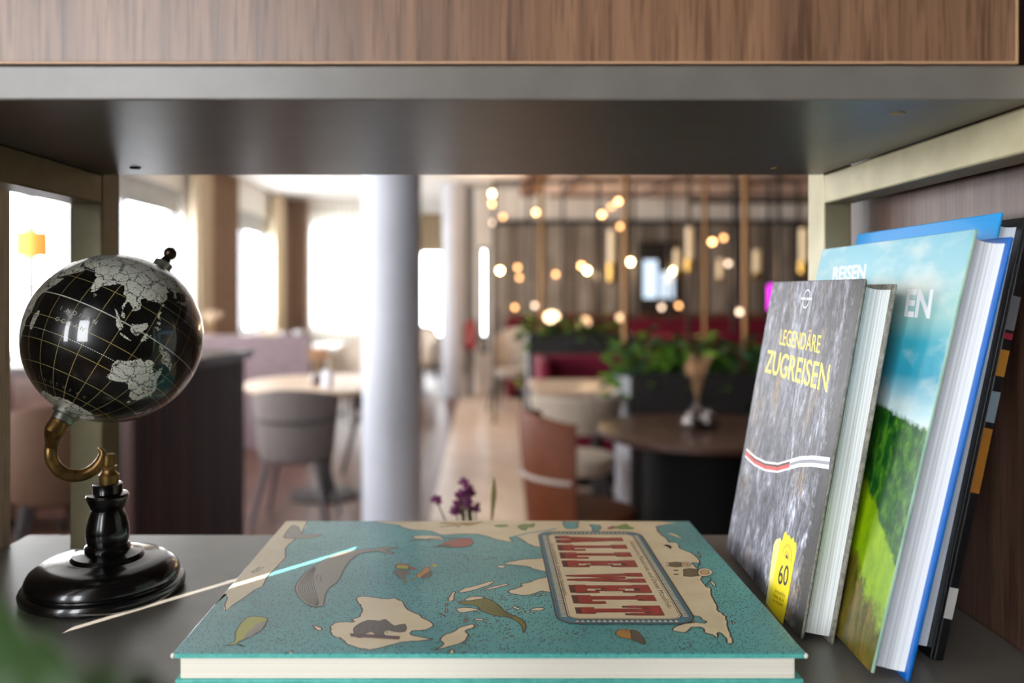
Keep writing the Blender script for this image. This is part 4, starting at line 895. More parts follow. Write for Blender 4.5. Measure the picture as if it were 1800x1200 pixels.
# ------------------------------------------------------------------ room furniture
def shell_chair(name, label, m_shell, m_leg, loc, rz, group=None, hb=.82, arm=.64, wide=.25, m_pipe=None, seat_m=None, seat_z=.46, arc=108, zb=.40):
    """barrel-back upholstered chair facing +y, back at -y"""
    t = thing(name, label, 'chair', loc, (0, 0, rz), group)
    n = 28; vs = []; fs = []; th_ = .045; A0 = R(arc)
    for i in range(n + 1):
        u = i / n * 2 - 1; a = u * A0; k = .5 + .5 * math.cos(min(1, abs(u) * 1.05) * math.pi); zt = arm + (hb - arm) * k ** .7
        for r_, z_ in ((wide * .86, zb), (wide, zt - .02), (wide - .012, zt), (wide - th_ + .012, zt), (wide - th_, zt - .02), (wide * .86 - th_, zb)):
            vs.append((r_ * math.sin(a), -r_ * math.cos(a), z_))
    for i in range(n):
        for j in range(6): fs.append((6 * i + j, 6 * i + (j + 1) % 6, 6 * i + 6 + (j + 1) % 6, 6 * i + 6 + j))
    fs += [tuple(range(6)), tuple(6 * n + j for j in reversed(range(6)))]
    MB().add(vs, fs).build('backrest', m_shell, t, True)
    MB().lathe([(.19, .375), (.205, .385), (wide * .84, .41), (wide * .84, seat_z - .02), (wide * .80, seat_z), (.10, seat_z + .008), (.01, seat_z + .01)], 32).build('seat', seat_m or m_shell, t, True)
    if m_pipe:
        ar = [((wide * .93 + .003) * math.sin(R(q)), -(wide * .93 + .003) * math.cos(R(q)), .615) for q in range(-arc + 4, arc - 3, 4)]
        MB().tube(ar, .009, 8).build('piping', m_pipe, t, True)
    for sx in (-1, 1):
        for sy in (-1, 1):
            MB().tube([(sx * .14, sy * .13, .385), (sx * .215, sy * .20, 0)], [.019, .012], 10).build('leg', m_leg, t, True)
    return t
def round_table(name, label, loc, r, h, m_top, m_leg, base_r=.23, drum=None, group=None):
    t = thing(name, label, 'table', loc, (0, 0, 0), group)
    MB().lathe([(r - .012, h - .032), (r, h - .024), (r, h - .004), (r - .004, h)], 64).build('tabletop', m_top, t, True)
    if drum: MB().lathe([(drum, .0), (drum, h - .032)], 40).build('pedestal', m_leg, t, True)
    else:
        MB().lathe([(base_r, 0), (base_r, .012), (base_r - .03, .02), (.05, .03)], 40).build('base', m_leg, t, True)
        MB().lathe([(.04, .02), (.04, h - .032)], 20).build('pedestal', m_leg, t, True)
    return t
T1 = (-1.05, 5.40)
round_table('round_table', 'pale oak round table on a black disc foot beside the thick column', (*T1, 0), .53, .75, M_tabletop_light, M_dkmetal)
shell_chair('tub_chair', 'grey fabric tub chair with its back to us, at the pale round table', M_grey_fab, M_grey_leg, (-1.10, 4.78, 0), R(0), hb=.80, arm=.74, m_pipe=mat('grey_seam', srgb(60, 55, 56), .8))
shell_chair('tub_chair', 'grey tub chair half hidden behind the thick column', M_grey_fab, M_dark_leg, (-.78, 6.16, 0), R(160), hb=.80, arm=.66)
shell_chair('leather_chair', 'brown leather tub chair with pale piping in the front right', M_brown_leather, M_dark_leg, (.40, 3.36, 0), R(-74), hb=.87, arm=.84, wide=.265, arc=62, m_pipe=mat('pale_piping', srgb(170, 156, 146), .5))
round_table('round_table', 'dark walnut round table with bud vases beside the leather chair', (.96, 3.58, 0), .46, .75, M_tabletop_dark, M_black, drum=.26)
# bud vases with dried stems
def bud_vase(x, y, z, s, m, label, stems=0):
    t = thing('bud_vase', label, 'vase', (x, y, z), group='silver bud vases')
    MB().lathe([(.02 * s, 0), (.035 * s, .012 * s), (.042 * s, .032 * s), (.034 * s, .055 * s), (.014 * s, .068 * s), (.012 * s, .085 * s), (.016 * s, .092 * s), (.011 * s, .092 * s)], 28).build('body', m, t, True)
    return t
M_silver = mat('silvered_glass', srgb(196, 190, 188), .12, .95)
bud_vase(.905, 3.56, .75, 1.0, M_silver, 'left one of the three silver bud vases on the dark table')
bud_vase(.985, 3.58, .75, 1.0, M_silver, 'right one of the three silver bud vases on the dark table')
bud_vase(.945, 3.63, .75, 1.2, M_silver, 'rear, taller one of the three silver bud vases')
def dried_bunch(name, label, x, y, z, h, n, m, spread, seed):
    n = int(n * 1.8); rnd = random.Random(seed); t = thing(name, label, 'dried flowers', (x, y, z)); b = MB(); hd = MB()
    for k in range(n):
        a = rnd.uniform(0, 6.28); s = rnd.uniform(.2, 1) * spread; hh = h * rnd.uniform(.7, 1)
        top = Vector((s * math.cos(a), s * math.sin(a), hh)); b.tube([(0, 0, 0), top * .5 + Vector((0, 0, .03 * h)), top], .0015, 5)
        hd.tube([top * .66 + Vector((0, 0, .02 * h)), top * .85, top * 1.02], [.002, .007, .002], 6)
    b.build('stems', mat('straw_stem', srgb(150, 116, 78), .8), t); hd.build('heads', m, t, True); return t
M_straw = mottled('straw', srgb(170, 128, 92), srgb(196, 156, 118), 60, .9)
dried_bunch('dried_bunch', 'dried straw bunch standing in the silver bud vases', .945, 3.63, .86, .22, 14, M_straw, .07, 4)
dried_bunch('dried_bunch', 'dried straw bunch on the pale round table', -1.08, 5.25, .80, .20, 16, M_straw, .08, 5)
tv = thing('small_vase', 'dark glass vase holding straw on the pale table', 'vase', (-1.08, 5.25, .75)); MB().lathe([(.03, 0), (.036, .02), (.03, .05), (.02, .07), (.024, .08), (.018, .08)], 24).build('body', mat('smoked_glass', srgb(70, 46, 36), .15, coat=.5), tv, True)
cd = thing('candle', 'white pillar candle on the pale round table', 'candle', (-.98, 5.10, .75)); MB().lathe([(.034, 0), (.036, .004), (.036, .10), (.03, .103), (.004, .100)], 24).build('wax', mat('wax_white', srgb(226, 226, 236), .5), cd, True); MB().tube([(0, 0, .10), (.001, 0, .112)], .0012, 6).build('wick', M_black, cd)

# desk with macassar side panel
dk = thing('high_desk', 'tall dark macassar desk with overhanging top behind the globe', 'desk', (-1.09, 3.08, 0), (0, 0, R(-8.2)))
MB().box(-.55, .03, -.43, .45, 1.066, 1.10).build('desktop', M_darkwood, dk, bevel=.004)
M_slat = [wood('macassar_%d' % k, (srgb(24 + k * 9, 8 + k * 3, 7 + k * 3), srgb(40 + k * 9, 16 + k * 4, 14 + k * 4), srgb(54 + k * 9, 24 + k * 5, 20 + k * 4)), (90, 90, 1.0), .55, .3, 3) for k in range(3)]
MB().box(-.04, -.012, -.41, .43, 0, 1.066).build('side_panel', M_darkwood, dk)
for k in range(14): MB().box(-.012, 0, -.41 + .06 * k, -.353 + .06 * k, .06, 1.064).build('slat', M_slat[k % 3], dk, bevel=.002)
for q in (-.41, .38): MB().box(-.55, -.53, q, q + .05, 0, 1.066).build('trestle', M_dkmetal, dk)

# partition, sideboard, lamp
pt = MB().box(-2.75, -1.50, 7.0, 7.12, 0, .965).build('partition', M_partition, bevel=.004); tag(pt, 'low mauve panelled partition behind the grey chair', 'partition')
sb = thing('sideboard', 'dark brown sideboard carrying the amber lamp', 'sideboard', (-2.62, 4.75, 0))
MB().box(-.30, .30, -.22, .22, .08, .96).build('body', M_darkwood, sb, bevel=.004)
MB().box(-.31, .31, -.23, .23, .96, .99).build('top', M_tabletop_dark, sb, bevel=.004)
for q in (-.15, .15): MB().box(q - .145, q + .145, -.232, -.22, .10, .94).build('door', M_tabletop_dark, sb, bevel=.003)
for sx in (-.26, .26):
    for sy in (-.17, .17): MB().cyl((sx, sy, 0), .02, 0, .08, 10).build('leg', M_dkmetal, sb)
def table_lamp(x, y, z, label):
    t = thing('table_lamp', label, 'lamp', (x, y, z))
    MB().lathe([(.06, 0), (.06, .012), (.015, .03), (.012, .06), (.03, .12), (.034, .19), (.014, .26), (.009, .34), (.016, .38), (.008, .42), (.008, .52)], 28).build('base', mat('lamp_base', srgb(92, 50, 30), .3, coat=.4), t, True)
    ms = mat('amber_shade', srgb(206, 150, 70), .8, emit=srgb(226, 160, 70), estr=.6)
    MB().lathe([(.088, .55), (.088, .70), (.085, .70), (.085, .55)], 40).build('lamp_shade', ms, t, True)
    MB().tube([(-.085, 0, .60), (.085, 0, .60)], .003, 6).tube([(0, 0, .5), (0, 0, .6)], .004, 6).build('harp', M_gold, t)
    return t
table_lamp(P(56, 500, 4.62).x, 4.62, .99, 'table lamp with amber drum shade in front of the left window')
shell_chair('tub_chair', 'brown tub chair seen under the globe, far left', M_brown_fab, M_dark_leg, (-1.98, 3.85, 0), R(20), hb=.85, arm=.74, wide=.27, m_pipe=None)
shell_chair('tub_chair', 'crimson tub chair glimpsed left of the dark desk', M_red_fab, M_dark_leg, (-2.45, 5.62, 0), R(-60), hb=.62, arm=.58)

# pale chairs and tables near the windows
gch = 'cream tub chairs near the far windows'
shell_chair('tub_chair', 'cream tub chair above the pale round table, before the end window', M_cream_fab, M_dark_leg, (-1.35, 8.1, 0), R(150), gch, hb=.88, arm=.70)
shell_chair('tub_chair', 'nearer of two cream tub chairs between the thick and the slender column', M_cream_fab, M_dark_leg, (-.86, 10.6, 0), R(150), gch, hb=.84, arm=.66)
shell_chair('tub_chair', 'farther of two cream tub chairs between the thick and the slender column', M_cream_fab, M_dark_leg, (-.95, 12.3, 0), R(20), gch, hb=.84, arm=.66)
round_table('round_table', 'white topped round table under the end window', (-1.75, 9.0, 0), .45, .75, mat('white_top', srgb(226, 222, 216), .35), M_dkmetal)
def bowl(x, y, z, r, label, m):
    t = thing('bowl', label, 'bowl', (x, y, z)); MB().lathe([(r * .4, 0), (r * .8, r * .25), (r, r * .8), (r * .94, r * .8), (r * .7, r * .3), (r * .1, r * .12)], 28).build('body', m, t, True)
M_china = mat('white_china', srgb(240, 240, 240), .2, coat=.5)
bowl(P(525, 585, 7.06).x, 7.06, .965, .055, 'round white bowl standing on the mauve partition', M_china)
bowl(P(497, 585, 7.06).x, 7.06, .965, .04, 'smaller white bowl on the mauve partition, near the drape', M_china)
dried_bunch('pampas_bunch', 'cream pampas plume on the left end of the partition', P(374, 590, 7.06).x, 7.06, .965, .22, 14, mottled('pampas', srgb(214, 190, 160), srgb(228, 206, 178), 40, .95), .10, 6)

# dining zone on the right: planters, banquettes, screens
def leafy(name, label, loc, h, n, spread, mats, seed, size=(.05, .10), trail=0.0, group=None):
    rnd = random.Random(seed); t = thing(name, label, 'plant', loc, group=group); st = MB(); lf = MB()
    for k in range(n):
        a = rnd.uniform(0, 6.283); rr_ = spread * math.sqrt(rnd.random()); z = h * rnd.uniform(.1, 1) * (1 - .45 * rr_ / spread)
        if trail and rnd.random() < .3: z = -trail * rnd.random(); rr_ = spread * rnd.uniform(.8, 1.05)
        p = Vector((rr_ * math.cos(a), rr_ * math.sin(a), z)); L = rnd.uniform(*size); wd = L * .38
        d = Vector((math.cos(a) + rnd.uniform(-.6, .6), math.sin(a) + rnd.uniform(-.6, .6), rnd.uniform(-.5, .7))).normalized()
        s = d.cross(Vector((rnd.uniform(-.3, .3), rnd.uniform(-.3, .3), 1))).normalized(); u = s.cross(d) * .12 * L
        lf.cur = rnd.randrange(len(mats))
        lf.add([p, p + d * L * .35 + s * wd + u, p + d * L * .75 + s * wd * .7 + u, p + d * L - u, p + d * L * .75 - s * wd * .7 + u, p + d * L * .35 - s * wd + u, p + d * L * .5 - u * .6], [(0, 6, 1), (1, 6, 2), (2, 6, 3), (3, 6, 4), (4, 6, 5), (5, 6, 0)])
        if k % 4 == 0: st.tube([(p.x * .2, p.y * .2, -.02), (p.x * .7, p.y * .7, max(z, 0) * .7 + .01), p], .003, 5)
    st.build('stems', M_stem, t); lf.build('foliage', mats, t); return t
def planter(name, label, x0, x1, y0, y1, h):
    t = thing(name, label, 'planter', ((x0 + x1) / 2, (y0 + y1) / 2, 0)); a, c = (x1 - x0) / 2, (y1 - y0) / 2; w_ = .025
    MB().box(-a, a, -c, -c + w_, 0, h).box(-a, a, c - w_, c, 0, h).box(a - w_, a, -c + w_, c - w_, 0, h).build('body', M_planter, t, bevel=.003)
    MB().box(-a, -a + w_, -c + w_, c - w_, 0, h).build('end_panel', M_planter_lit, t, bevel=.003)
    MB().box(-a + w_, a - w_, -c + w_, c - w_, 0, h - .05).build('soil', mottled('soil', srgb(40, 28, 20), srgb(60, 44, 32), 80, .95), t)
planter('planter', 'long anthracite planter box behind the dark walnut table', .772, 2.5, 4.32, 4.86, .915)
planter('planter', 'narrow anthracite planter under the small glowing lamp', .36, 1.25, 6.75, 7.1, .99)
gp = 'leafy plants in the planters'
for k, (x_, s_, ms_) in enumerate(((.90, 31, [M_leaf, M_leaf_b, M_leaf]), (1.16, 32, [M_leaf, M_leaf, M_leaf_dark]), (1.42, 33, [M_leaf_dark, M_leaf_b]), (1.70, 34, [M_leaf_dark, M_leaf]), (2.0, 35, [M_leaf_dark]), (2.28, 36, [M_leaf_dark, M_leaf_b]))):
    lab = ('bright leafy plant at the left end of the long planter', 'bushy green plant second from the left in the long planter', 'dark green plant behind the bud vases in the long planter', 'dark leafy plant fourth from the left in the long planter', 'dark leafy plant fifth in the long planter, beside the grey book', 'dark leafy plant at the right end of the long planter')[k]
    leafy('foliage_plant', lab, (x_, 4.56, .865), .27 if k < 2 else .24, 150, .19, ms_, s_, (.06, .12), .14, gp)
for k, (x_, s_) in enumerate(((.46, 41), (.72, 42), (1.0, 43))):
    leafy('foliage_plant', ('trailing green plant at the left end of the narrow planter', 'green plant around the glowing lamp in the narrow planter', 'dark green plant right in the narrow planter')[k], (x_, 6.92, .94), .20, 90, .15, [M_leaf, M_leaf_dark], s_, (.06, .12), .45 if k == 0 else .1, gp)
def pole(px, Z, label):
    X = (px - PX) / FPX * Z; b = MB(); zb = .86 if Z < 6 else .94
    b.lathe([(.018, zb), (.018, CEIL - .003)], 16, (X, Z, 0)); o = b.build('brass_pole', M_gold, smooth=True); tag(o, label, 'pole', 'brass poles rising from the planters to the ceiling')
pole(1099, 4.62, 'brass pole at the left end of the long planter'); pole(1311, 4.62, 'brass pole nearest the grey book')
pole(952, 6.92, 'brass pole rising from the narrow planter, farthest left'); 
X = (1240 - PX) / FPX * 6.0; q = MB().lathe([(.016, 0), (.016, CEIL - .003)], 16, (X, 6.0, 0)).build('brass_pole', M_gold, smooth=True); tag(q, 'brass pole standing on the floor between the two front poles', 'pole', 'brass poles rising from the planters to the ceiling')
# banquettes with table and chairs
def banquette(label, x0, x1, y0, h, m, depth=.55, face=-1):
    t = thing('banquette', label, 'bench', ((x0 + x1) / 2, y0, 0)); a = (x1 - x0) / 2
    ys = sorted((0, face * depth)); bk_ = sorted((0, -face * .14))
    MB().box(-a, a, ys[0], ys[1], .10, .46).build('seat', m, t, bevel=.03, seg=3)
    MB().box(-a, a, bk_[0], bk_[1], .10, h).build('backrest', m, t, bevel=.03, seg=3)
    MB().box(-a + .03, a - .03, ys[0] + .03, ys[1] - .03, 0, .10).build('plinth', M_black, t)
    for sx in (-1, 1):
        if sx < 0: MB().box(-a - .07, -a - .001, min(ys[0], bk_[0]), max(ys[1], bk_[1]), 0, h).build('end_panel', m, t, bevel=.02)
    return t
banquette('burgundy velvet banquette facing us behind the oak table', .45, 1.55, 6.17, .865, M_burgundy)
banquette('burgundy velvet banquette in the second row, behind the narrow planter', 1.0, 2.4, 7.9, .92, M_burgundy)
banquette('long burgundy banquette along the panelled back wall', .35, 4.0, 10.75, .98, M_burgundy)
ld = MB().box(.3, 4.1, 10.905, 10.95, .985, 1.05).build('wall_ledge', wood('ledge_wood', (srgb(92, 58, 42), srgb(114, 74, 54), srgb(130, 88, 66)), (4, 30, 30))); tag(ld, 'brown wooden ledge above the back wall banquette', 'ledge')
tt = thing('dining_table', 'pale oak rectangular table before the front burgundy banquette', 'table', (.72, 5.24, 0))
MB().box(-.42, .42, -.34, .34, .72, .75).build('tabletop', M_tabletop_light, tt, bevel=.004); MB().cyl((0, 0, 0), .035, .02, .72, 16).build('pedestal', M_dkmetal, tt, True); MB().lathe([(.21, 0), (.21, .012), (.05, .02)], 32).build('base', M_dkmetal, tt, True)
shell_chair('tub_chair', 'beige tub chair tucked at the oak table, left of the long planter', M_cream_fab, M_dark_leg, (.50, 4.46, 0), R(0), hb=.80, arm=.79, wide=.255, zb=.60)
shell_chair('tub_chair', 'white tub chair by the back wall, above the aisle', mat('white_fabric', srgb(158, 148, 140), .8), M_dkmetal, (.30, 9.3, 0), R(160), hb=.92, arm=.75)
rt = round_table('round_table', 'small dark table with amber bowl in the second row', (.95, 8.7, 0), .38, .75, M_tabletop_dark, M_black)
cu = MB().box(-.2, .2, -.07, .07, 0, .32).build('cushion', mat('navy_cushion', srgb(44, 48, 66), .8), bevel=.05, seg=4, loc=(.60, 7.45, .46)); tag(cu, 'navy cushion on a seat behind the front banquette', 'cushion')
st_ = thing('stool', 'low grey stool under the navy cushion', 'stool', (.60, 7.45, 0)); MB().box(-.24, .24, -.2, .2, .40, .46).build('seat', M_grey_fab, st_, bevel=.01)
for sx in (-1, 1):
    for sy in (-1, 1): MB().tube([(sx * .2, sy * .16, .40), (sx * .2, sy * .16, 0)], .014, 8).build('leg', M_dark_leg, st_)
for k, (px, c) in enumerate(((880, srgb(168, 104, 120)), (905, srgb(120, 86, 130)), (930, srgb(176, 92, 116)))):
    X = (px - PX) / FPX * 10.6; o = MB().box(-.09, .09, -.05, .05, 0, .2).build('cushion', mat('cushion_%d' % k, c, .8), bevel=.04, seg=3, loc=(max(X, .46 + k * .20), 10.55, .46)); tag(o, ('dusty rose cushion, left on the back wall bench', 'mauve cushion, middle of three on the back wall bench', 'pink cushion, right of the mauve one on the back wall bench')[k], 'cushion', 'cushions on the back wall bench')
# black metal screen of bars hanging between the zones
def screen(y, x0, x1, xs, label, zs=(2.46, 2.05), zb=1.02):
    t = thing('metal_screen', label, 'screen', ((x0 + x1) / 2, y, 0)); cx_ = (x0 + x1) / 2
    for z_ in zs: MB().box(x0 - cx_, x1 - cx_, -.015, .015, z_ - .018, z_ + .018).build('crossbar', M_dkmetal, t)
    for x_ in xs: MB().box(x_ - .013 - cx_, x_ + .013 - cx_, -.013, .013, 0 if x_ in (xs[0], xs[-1]) else zb, 2.48).build('upright', M_dkmetal, t)
screen(8.35, .10, 3.2, [.10, .44, .80, 1.16, 1.52, 1.88, 2.24, 2.6, 2.9, 3.2], 'black metal bar screen across the dining zone, far one')
screen(6.4, 1.6, 3.0, [1.6, 1.95, 2.3, 2.65, 3.0], 'black metal bar screen right of the poles, nearer one', (2.40, 2.05))
ga = thing('ceiling_grid', 'black ceiling grid of beams above the dining zone', 'grid', (0, 0, 2.44))
for y_ in (5.2, 6.6, 8.2, 9.6): MB().box(.75, 4.5, y_ - .02, y_ + .02, 0, .04).build('beam', mat('grid_brown', srgb(112, 92, 80), .6), ga)
for x_ in (.95, 1.9, 2.9, 4.0): MB().box(x_ - .015, x_ + .015, 4.9, 9.8, .0405, .075).build('beam', mat('grid_brown', srgb(112, 92, 80), .6), ga)
# glowing pendants (bulbs on cords) placed at their depth
def bulb_mat(name, c, s): return mat(name, srgb(*c), .4, emit=srgb(*c), estr=s)
B_hot = bulb_mat('bulb_hot', (255, 222, 160), 24); B_warm = bulb_mat('bulb_warm', (255, 190, 120), 11); B_dim = bulb_mat('bulb_dim', (240, 170, 110), 6); B_white = bulb_mat('bulb_white', (255, 224, 196), 3.2)
M_cord = mat('cord', srgb(34, 30, 28), .7)
def pendant(px, py, Z, m, where, r=.026):
    p = P(px, py, Z); t = thing('pendant_bulb', where, 'pendant lamp', p, group='bare pendant bulbs over the dining zone')
    top = (2.515 if (.62 < p.x < 4.6 and 4 < Z < 9.9) else CEIL - .003) - p.z
    MB().sphere((0, 0, 0), r, 14, 8).build('bulb', m, t, True)
    MB().lathe([(.012, r * .8), (.014, r + .01), (.012, r + .04)], 10).build('socket', M_gold, t, True)
    if m is B_hot:
        L = bpy.data.lights.new('bulb_light', 'POINT'); L.energy = 9; L.color = (1, .68, .38); L.shadow_soft_size = .03
        lo_ = bpy.data.objects.new('bulb_light', L); col.objects.link(lo_); lo_.parent = t; lo_.location = (0, 0, -.06)
    if top > r + .05: MB().tube([(0, 0, r + .03), (0, 0, top)], .0022, 5).build('cord', M_cord, t)
PEND = [(866, 340, 9.2, B_hot, 'uppermost bright bulb beside the slender column'), (866, 358, 9.8, B_warm, 'soft bulb directly below the uppermost bright one'), (884, 381, 10.2, B_dim, 'dim bulb right of and below the pair by the column'),
 (866, 391, 10.5, B_white, 'pale bulb lowest of the group by the column'), (942, 373, 9.6, B_warm, 'single soft bulb left of the farthest left brass pole'), (1058, 377, 9.0, B_warm, 'left bulb of the rising trio by the middle pole'),
 (1075, 363, 9.2, B_dim, 'middle bulb of the rising trio by the middle pole'), (1087, 354, 9.0, B_warm, 'right, highest bulb of the rising trio by the middle pole'), (1090, 398, 9.4, B_dim, 'dim bulb under the rising trio'),
 (879, 475, 8.8, B_hot, 'bright bulb hanging low in front of the grey panels, far left'), (910, 470, 9.8, B_dim, 'dim orange bulb right of the low bright one'), (977, 482, 9.8, B_dim, 'dim bulb alone right of the left brass pole'),
 (1022, 467, 9.4, B_warm, 'orange bulb touching a brighter one, mid room'), (1032, 475, 8.8, B_hot, 'bright bulb touching an orange one, mid room'), (1108, 460, 8.2, B_hot, 'brightest bulb, just right of the middle brass pole'),
 (1184, 476, 8.2, B_hot, 'bright bulb beside the white glow, right of centre'), (1252, 425, 8.6, B_warm, 'left bulb of the pair right of the fourth pole'), (1272, 418, 9.2, B_dim, 'right bulb of the pair right of the fourth pole'), (1280, 463, 9.4, B_white, 'pinkish bulb left of the pole nearest the grey book'),
 (1300, 548, 8.0, B_white, 'low bulb just above the planter leaves, right'), (913, 488, 10.4, B_dim, 'greyish bulb low before the back panels'), (940, 537, 10.0, B_white, 'small pale bulb just above the ledge'), (1163, 540, 9.8, B_white, 'pale bulb above the ledge in the middle'), (905, 540, 10.3, B_dim, 'dim bulb above the ledge near the left'), (1193, 537, 10.2, B_dim, 'dim amber bulb above the ledge, right')]
for q in PEND: pendant(*q)
# low lamps, and an amber bowl given a glow
def glow_lamp(px, py, Z, r, ztab, label, s=4):
    p = P(px, py, Z); t = thing('table_lamp', label, 'lamp', (p.x, p.y, ztab)); hh = p.z - ztab
    MB().sphere((0, 0, hh), r, 20, 12, .78).build('lamp_globe', bulb_mat('globe_glow_%d' % (s * 10), (255, 218, 172), s), t, True); MB().lathe([(r * .6, 0), (r * .6, .01), (.01, .02), (.01, hh - r * .7)], 16).build('base', M_gold, t, True)
glow_lamp(970, 557, 6.92, .062, .94, 'small globe lamp glowing among the leaves of the narrow planter')
glow_lamp(1026, 566, 8.7, .07, .75, 'amber bowl on the small dark table, its reflections made to glow', 1.2)  # reflective bowl; its gleam is put in as emission
glow_lamp(1092, 558, 9.4, .05, .75, 'warm globe lamp at the middle brass pole', 1.2)
round_table('round_table', 'small dark table under the warm lamp at the middle pole', (P(1092, 558, 9.4).x, 9.4, 0), .3, .75, M_tabletop_dark, M_black)
# tube pendants: cream cylinder over a gold cup
M_tube = mat('tube_glass', srgb(206, 184, 150), .4, emit=srgb(226, 186, 130), estr=.35); M_goldcup = mat('gold_cup', srgb(176, 136, 62), .3, .8)
TP = [(1075, 405, 462, 498, 6.2, 'cream tube pendant left of the middle brass pole'), (1212, 400, 455, 480, 6.2, 'cream tube pendant right of the middle pole, tall one'), (1190, 438, 476, 490, 7.4, 'short cream tube pendant above the bright bulb'), (1330, 440, 478, 492, 6.4, 'cream tube pendant right of the pole nearest the grey book'), (1412, 402, 460, 485, 5.6, 'cream tube pendant beside the champagne post'), (1266, 455, 488, 496, 7.6, 'small cream tube pendant between the right poles')]
for px, y0, y1, y2, Z, lab in TP:
    a, b2, c2 = P(px, y0, Z), P(px, y1, Z), P(px, y2, Z); t = thing('tube_pendant', lab, 'pendant lamp', c2, group='tube pendants')
    ztop = 2.515 if (.62 < a.x < 4.6 and 4 < Z < 9.9) else CEIL - .003
    MB().lathe([(.026, b2.z - c2.z), (.026, a.z - c2.z), (.01, a.z - c2.z + .004)], 20).build('tube', M_tube, t, True)
    MB().lathe([(.012, 0), (.03, .02), (.034, b2.z - c2.z)], 20).build('cup', M_goldcup, t, True)
    MB().tube([(0, 0, a.z - c2.z), (0, 0, ztop - c2.z)], .003, 6).build('rod', M_gold, t)
# cabinet panes glow in place of white window light; magenta light
cb = thing('glazed_cabinet', 'glass cabinet at the back wall, panes made to glow as window light', 'cabinet', (P(1162, 500, 10.6).x, 10.72, 0))
MB().box(-.24, .24, .03, .22, 1.052, 1.99).build('body', M_dkmetal, cb); mg = mat('pane_window_glow', srgb(190, 210, 226), .3, emit=srgb(190, 214, 236), estr=1.0)
for (x0, x1, z0, z1) in ((-.2, -.02, 1.25, 1.75), (.02, .2, 1.25, 1.6)): MB().box(x0, x1, .018, .029, z0, z1).build('glow_pane', mg, cb)
mgl = thing('accent_lamp', 'small magenta accent lamp left of the grey book', 'lamp', P(1356, 545, 8.0)); 
MB().lathe([(.03, 0), (.03, .24), (.004, .25)], 16).build('tube', mat('magenta_glow', srgb(220, 30, 220), .4, emit=srgb(226, 20, 226), estr=1.6), mgl, True); MB().tube([(0, 0, .24), (0, 0, CEIL - .01 - mgl.location.z)], .003, 6).build('cord', M_cord, mgl)
# ceiling downlights
for k, (px, py) in enumerate(((536, 335), (622, 335), (590, 309))):
    Z = (CEIL - .004 - CZ) * FPX / (PY - py); X = (px - PX) / FPX * Z
    t = thing('downlight', ('left round downlight in the white ceiling', 'right round downlight in the white ceiling', 'nearest round downlight, at the shelf edge')[k], 'ceiling light', (X, Z, CEIL - .012), group='ceiling downlights')
    MB().lathe([(.06, 0), (.06, .011), (.045, .011), (.045, 0)], 24).build('ring', M_white, t, True); MB().lathe([(.044, .003), (.044, .010)], 24).build('diffuser', bulb_mat('down_glow', (255, 214, 160), 12), t, True)
# pillar with extinguisher
pil = MB().box(-.245, -.145, 10.55, 10.7, 0, CEIL - .002).build('pillar', mat('pillar_grey', srgb(110, 104, 106), .6), bevel=.004); tag(pil, 'slim grey square pillar right of the slender column', 'pillar')
fe = thing('fire_extinguisher', 'red fire extinguisher on the slim grey pillar', 'fire extinguisher', (P(826, 615, 10.45).x, 10.46, P(826, 613, 10.45).z))
MB().lathe([(.07, 0), (.078, .01), (.078, .30), (.06, .345), (.025, .36), (.02, .38)], 24).build('cylinder', mat('extinguisher_red', srgb(150, 16, 22), .3, coat=.4), fe, True)
MB().box(-.02, .06, -.012, .012, .385, .40).box(-.015, .015, -.012, .012, .375, .386).build('lever', M_dkmetal, fe); MB().tube([(.03, 0, .38), (.10, 0, .36), (.105, 0, .2), (.095, 0, .08)], .009, 8).build('hose', M_black, fe, True); MB().box(-.02, .02, .075, .092, .15, .25).build('bracket', M_dkmetal, fe)

# ------------------------------------------------------------------ purple flowers behind the atlas
fy = 1.02
stnd = round_table('side_table', 'small round side table behind the bookcase, carrying the purple flowers', (-.02, fy + .06, 0), .17, .72, M_tabletop_dark, M_dkmetal, .13)
vs_ = thing('flower_vase', 'slim vase behind the atlas holding purple flowers', 'vase', (-.01, fy, .72)); MB().lathe([(.03, 0), (.04, .03), (.042, .10), (.022, .22), (.018, .27), (.022, .285), (.015, .285)], 28).build('body', M_silver, vs_, True)
fw = thing('purple_flowers', 'sprig of small dark purple flowers rising behind the atlas', 'flowers', (-.01, fy, .99))
M_pur = mottled('petal_purple', srgb(92, 26, 74), srgb(134, 52, 108), 200, .7)
root = Vector((-.01, fy, .99))
rf_ = random.Random(5)
for (px, py, dz) in ((767, 879, 0), (815, 848, .02), (823, 860, 0), (810, 868, -.02), (826, 866, .01), (800, 897, 0), (812, 900, .02), (822, 882, -.01), (836, 892, .01), (806, 882, .015)):
    h = P(px, py, fy + dz) - root; b = MB()
    for k in range(6):
        a = k * 1.047 + rf_.random(); d = Vector((math.cos(a), math.sin(a) * .6, math.sin(a) * .8 + rf_.uniform(-.3, .3))).normalized(); s = d.cross(Vector((.3, 1, .2))).normalized(); L = .0085
        b.add([h, h + d * L * .5 + s * .0035, h + d * L, h + d * L * .5 - s * .0035, h + d * L * .5 + Vector((0, -.0015, 0))], [(0, 4, 1), (1, 4, 2), (2, 4, 3), (3, 4, 0)])
    b.sphere(h, .0032, 8, 6); b.build('blossom', M_pur, fw)
    MB().tube([(0, 0, 0), (h.x * .55, h.y, h.z * .5), h], .0010, 5).build('stalk', M_stem, fw)
hg = P(868, 840, fy) - root
b = MB().tube([(.005, 0, 0), hg * .6 + Vector((.006, 0, 0)), hg], .0011, 6); b.build('stalk', mat('straw_stem', srgb(150, 116, 78), .8), fw)
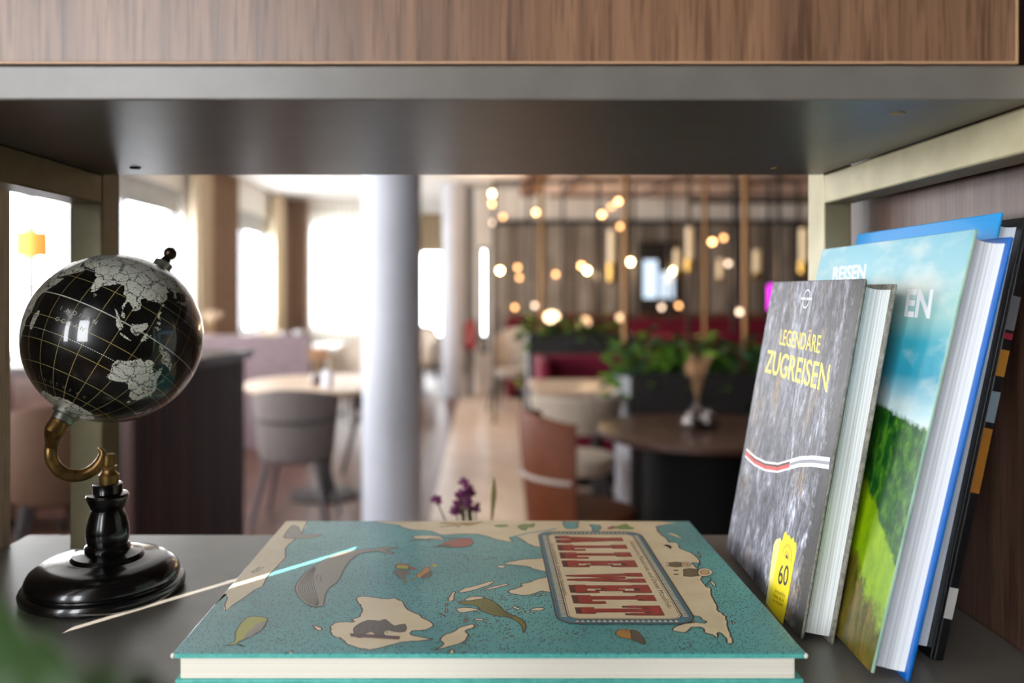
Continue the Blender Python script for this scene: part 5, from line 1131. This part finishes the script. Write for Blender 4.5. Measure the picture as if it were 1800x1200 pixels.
MB().tube([hg * .62 + Vector((.006, 0, 0)), hg * .85 + Vector((.003, 0, 0)), hg], [.0016, .0036, .0012], 8).build('grass_ear', mat('ear_olive', srgb(140, 128, 74), .8), fw, True)

# ------------------------------------------------------------------ plant right in front of the shelf, bottom left
fp = thing('front_plant', 'blurred dark green leaves poking in at the bottom left corner', 'plant', (-.12, .10, 0))
MB().lathe([(.09, 0), (.12, .02), (.14, .30), (.15, .32), (.135, .32), (.12, .29), (.01, .28)], 32).build('pot', M_planter, fp, True)
rp = random.Random(9); lf = MB(); st = MB()
tips = [(-70, 1040), (-50, 1085), (160, 1182), (200, 1190), (240, 1196), (275, 1202), (15, 1110), (30, 1130), (60, 1150), (95, 1175), (130, 1185), (170, 1200), (215, 1205), (10, 1170), (70, 1215), (250, 1230), (-60, 1110), (-30, 1160), (120, 1230), (180, 1240), (300, 1245)]
for k, (px, py) in enumerate(tips):
    Zt = .13 + .05 * rp.random(); tip = P(px - 8, py + 32, Zt) - fp.location; L = .05
    d = Vector((rp.uniform(-.2, .5), rp.uniform(-.2, .3), .8)).normalized(); s = d.cross(Vector((.2, 1, .1))).normalized(); base_ = tip - d * L; wd = .011
    lf.cur = k % 2; nn = 9; vs2 = []; fs2 = []; bn = s.cross(d)
    for q in range(nn):
        t = q / (nn - 1); hw = wd * math.sin(math.pi * min(1, t * .96 + .02)) ** .8 * (1 - .35 * t); c_ = base_ + d * L * t + bn * (.010 * math.sin(t * 2.2))
        vs2 += [c_ - s * hw + bn * hw * .25, c_, c_ + s * hw + bn * hw * .25]
        if q: fs2 += [(3 * q - 3, 3 * q - 2, 3 * q + 1, 3 * q), (3 * q - 2, 3 * q - 1, 3 * q + 2, 3 * q + 1)]
    lf.add(vs2, fs2)
    st.tube([(rp.uniform(-.02, .02), rp.uniform(-.02, .02), .28), Vector((base_.x * .4, base_.y * .4, .75)), base_], [.005, .004, .002], 6)
lf.build('foliage', [M_leaf_dark, mottled('leaf_mid', srgb(26, 54, 16), srgb(46, 78, 26), 9, .5, .4)], fp, True); st.build('stems', M_stem, fp)
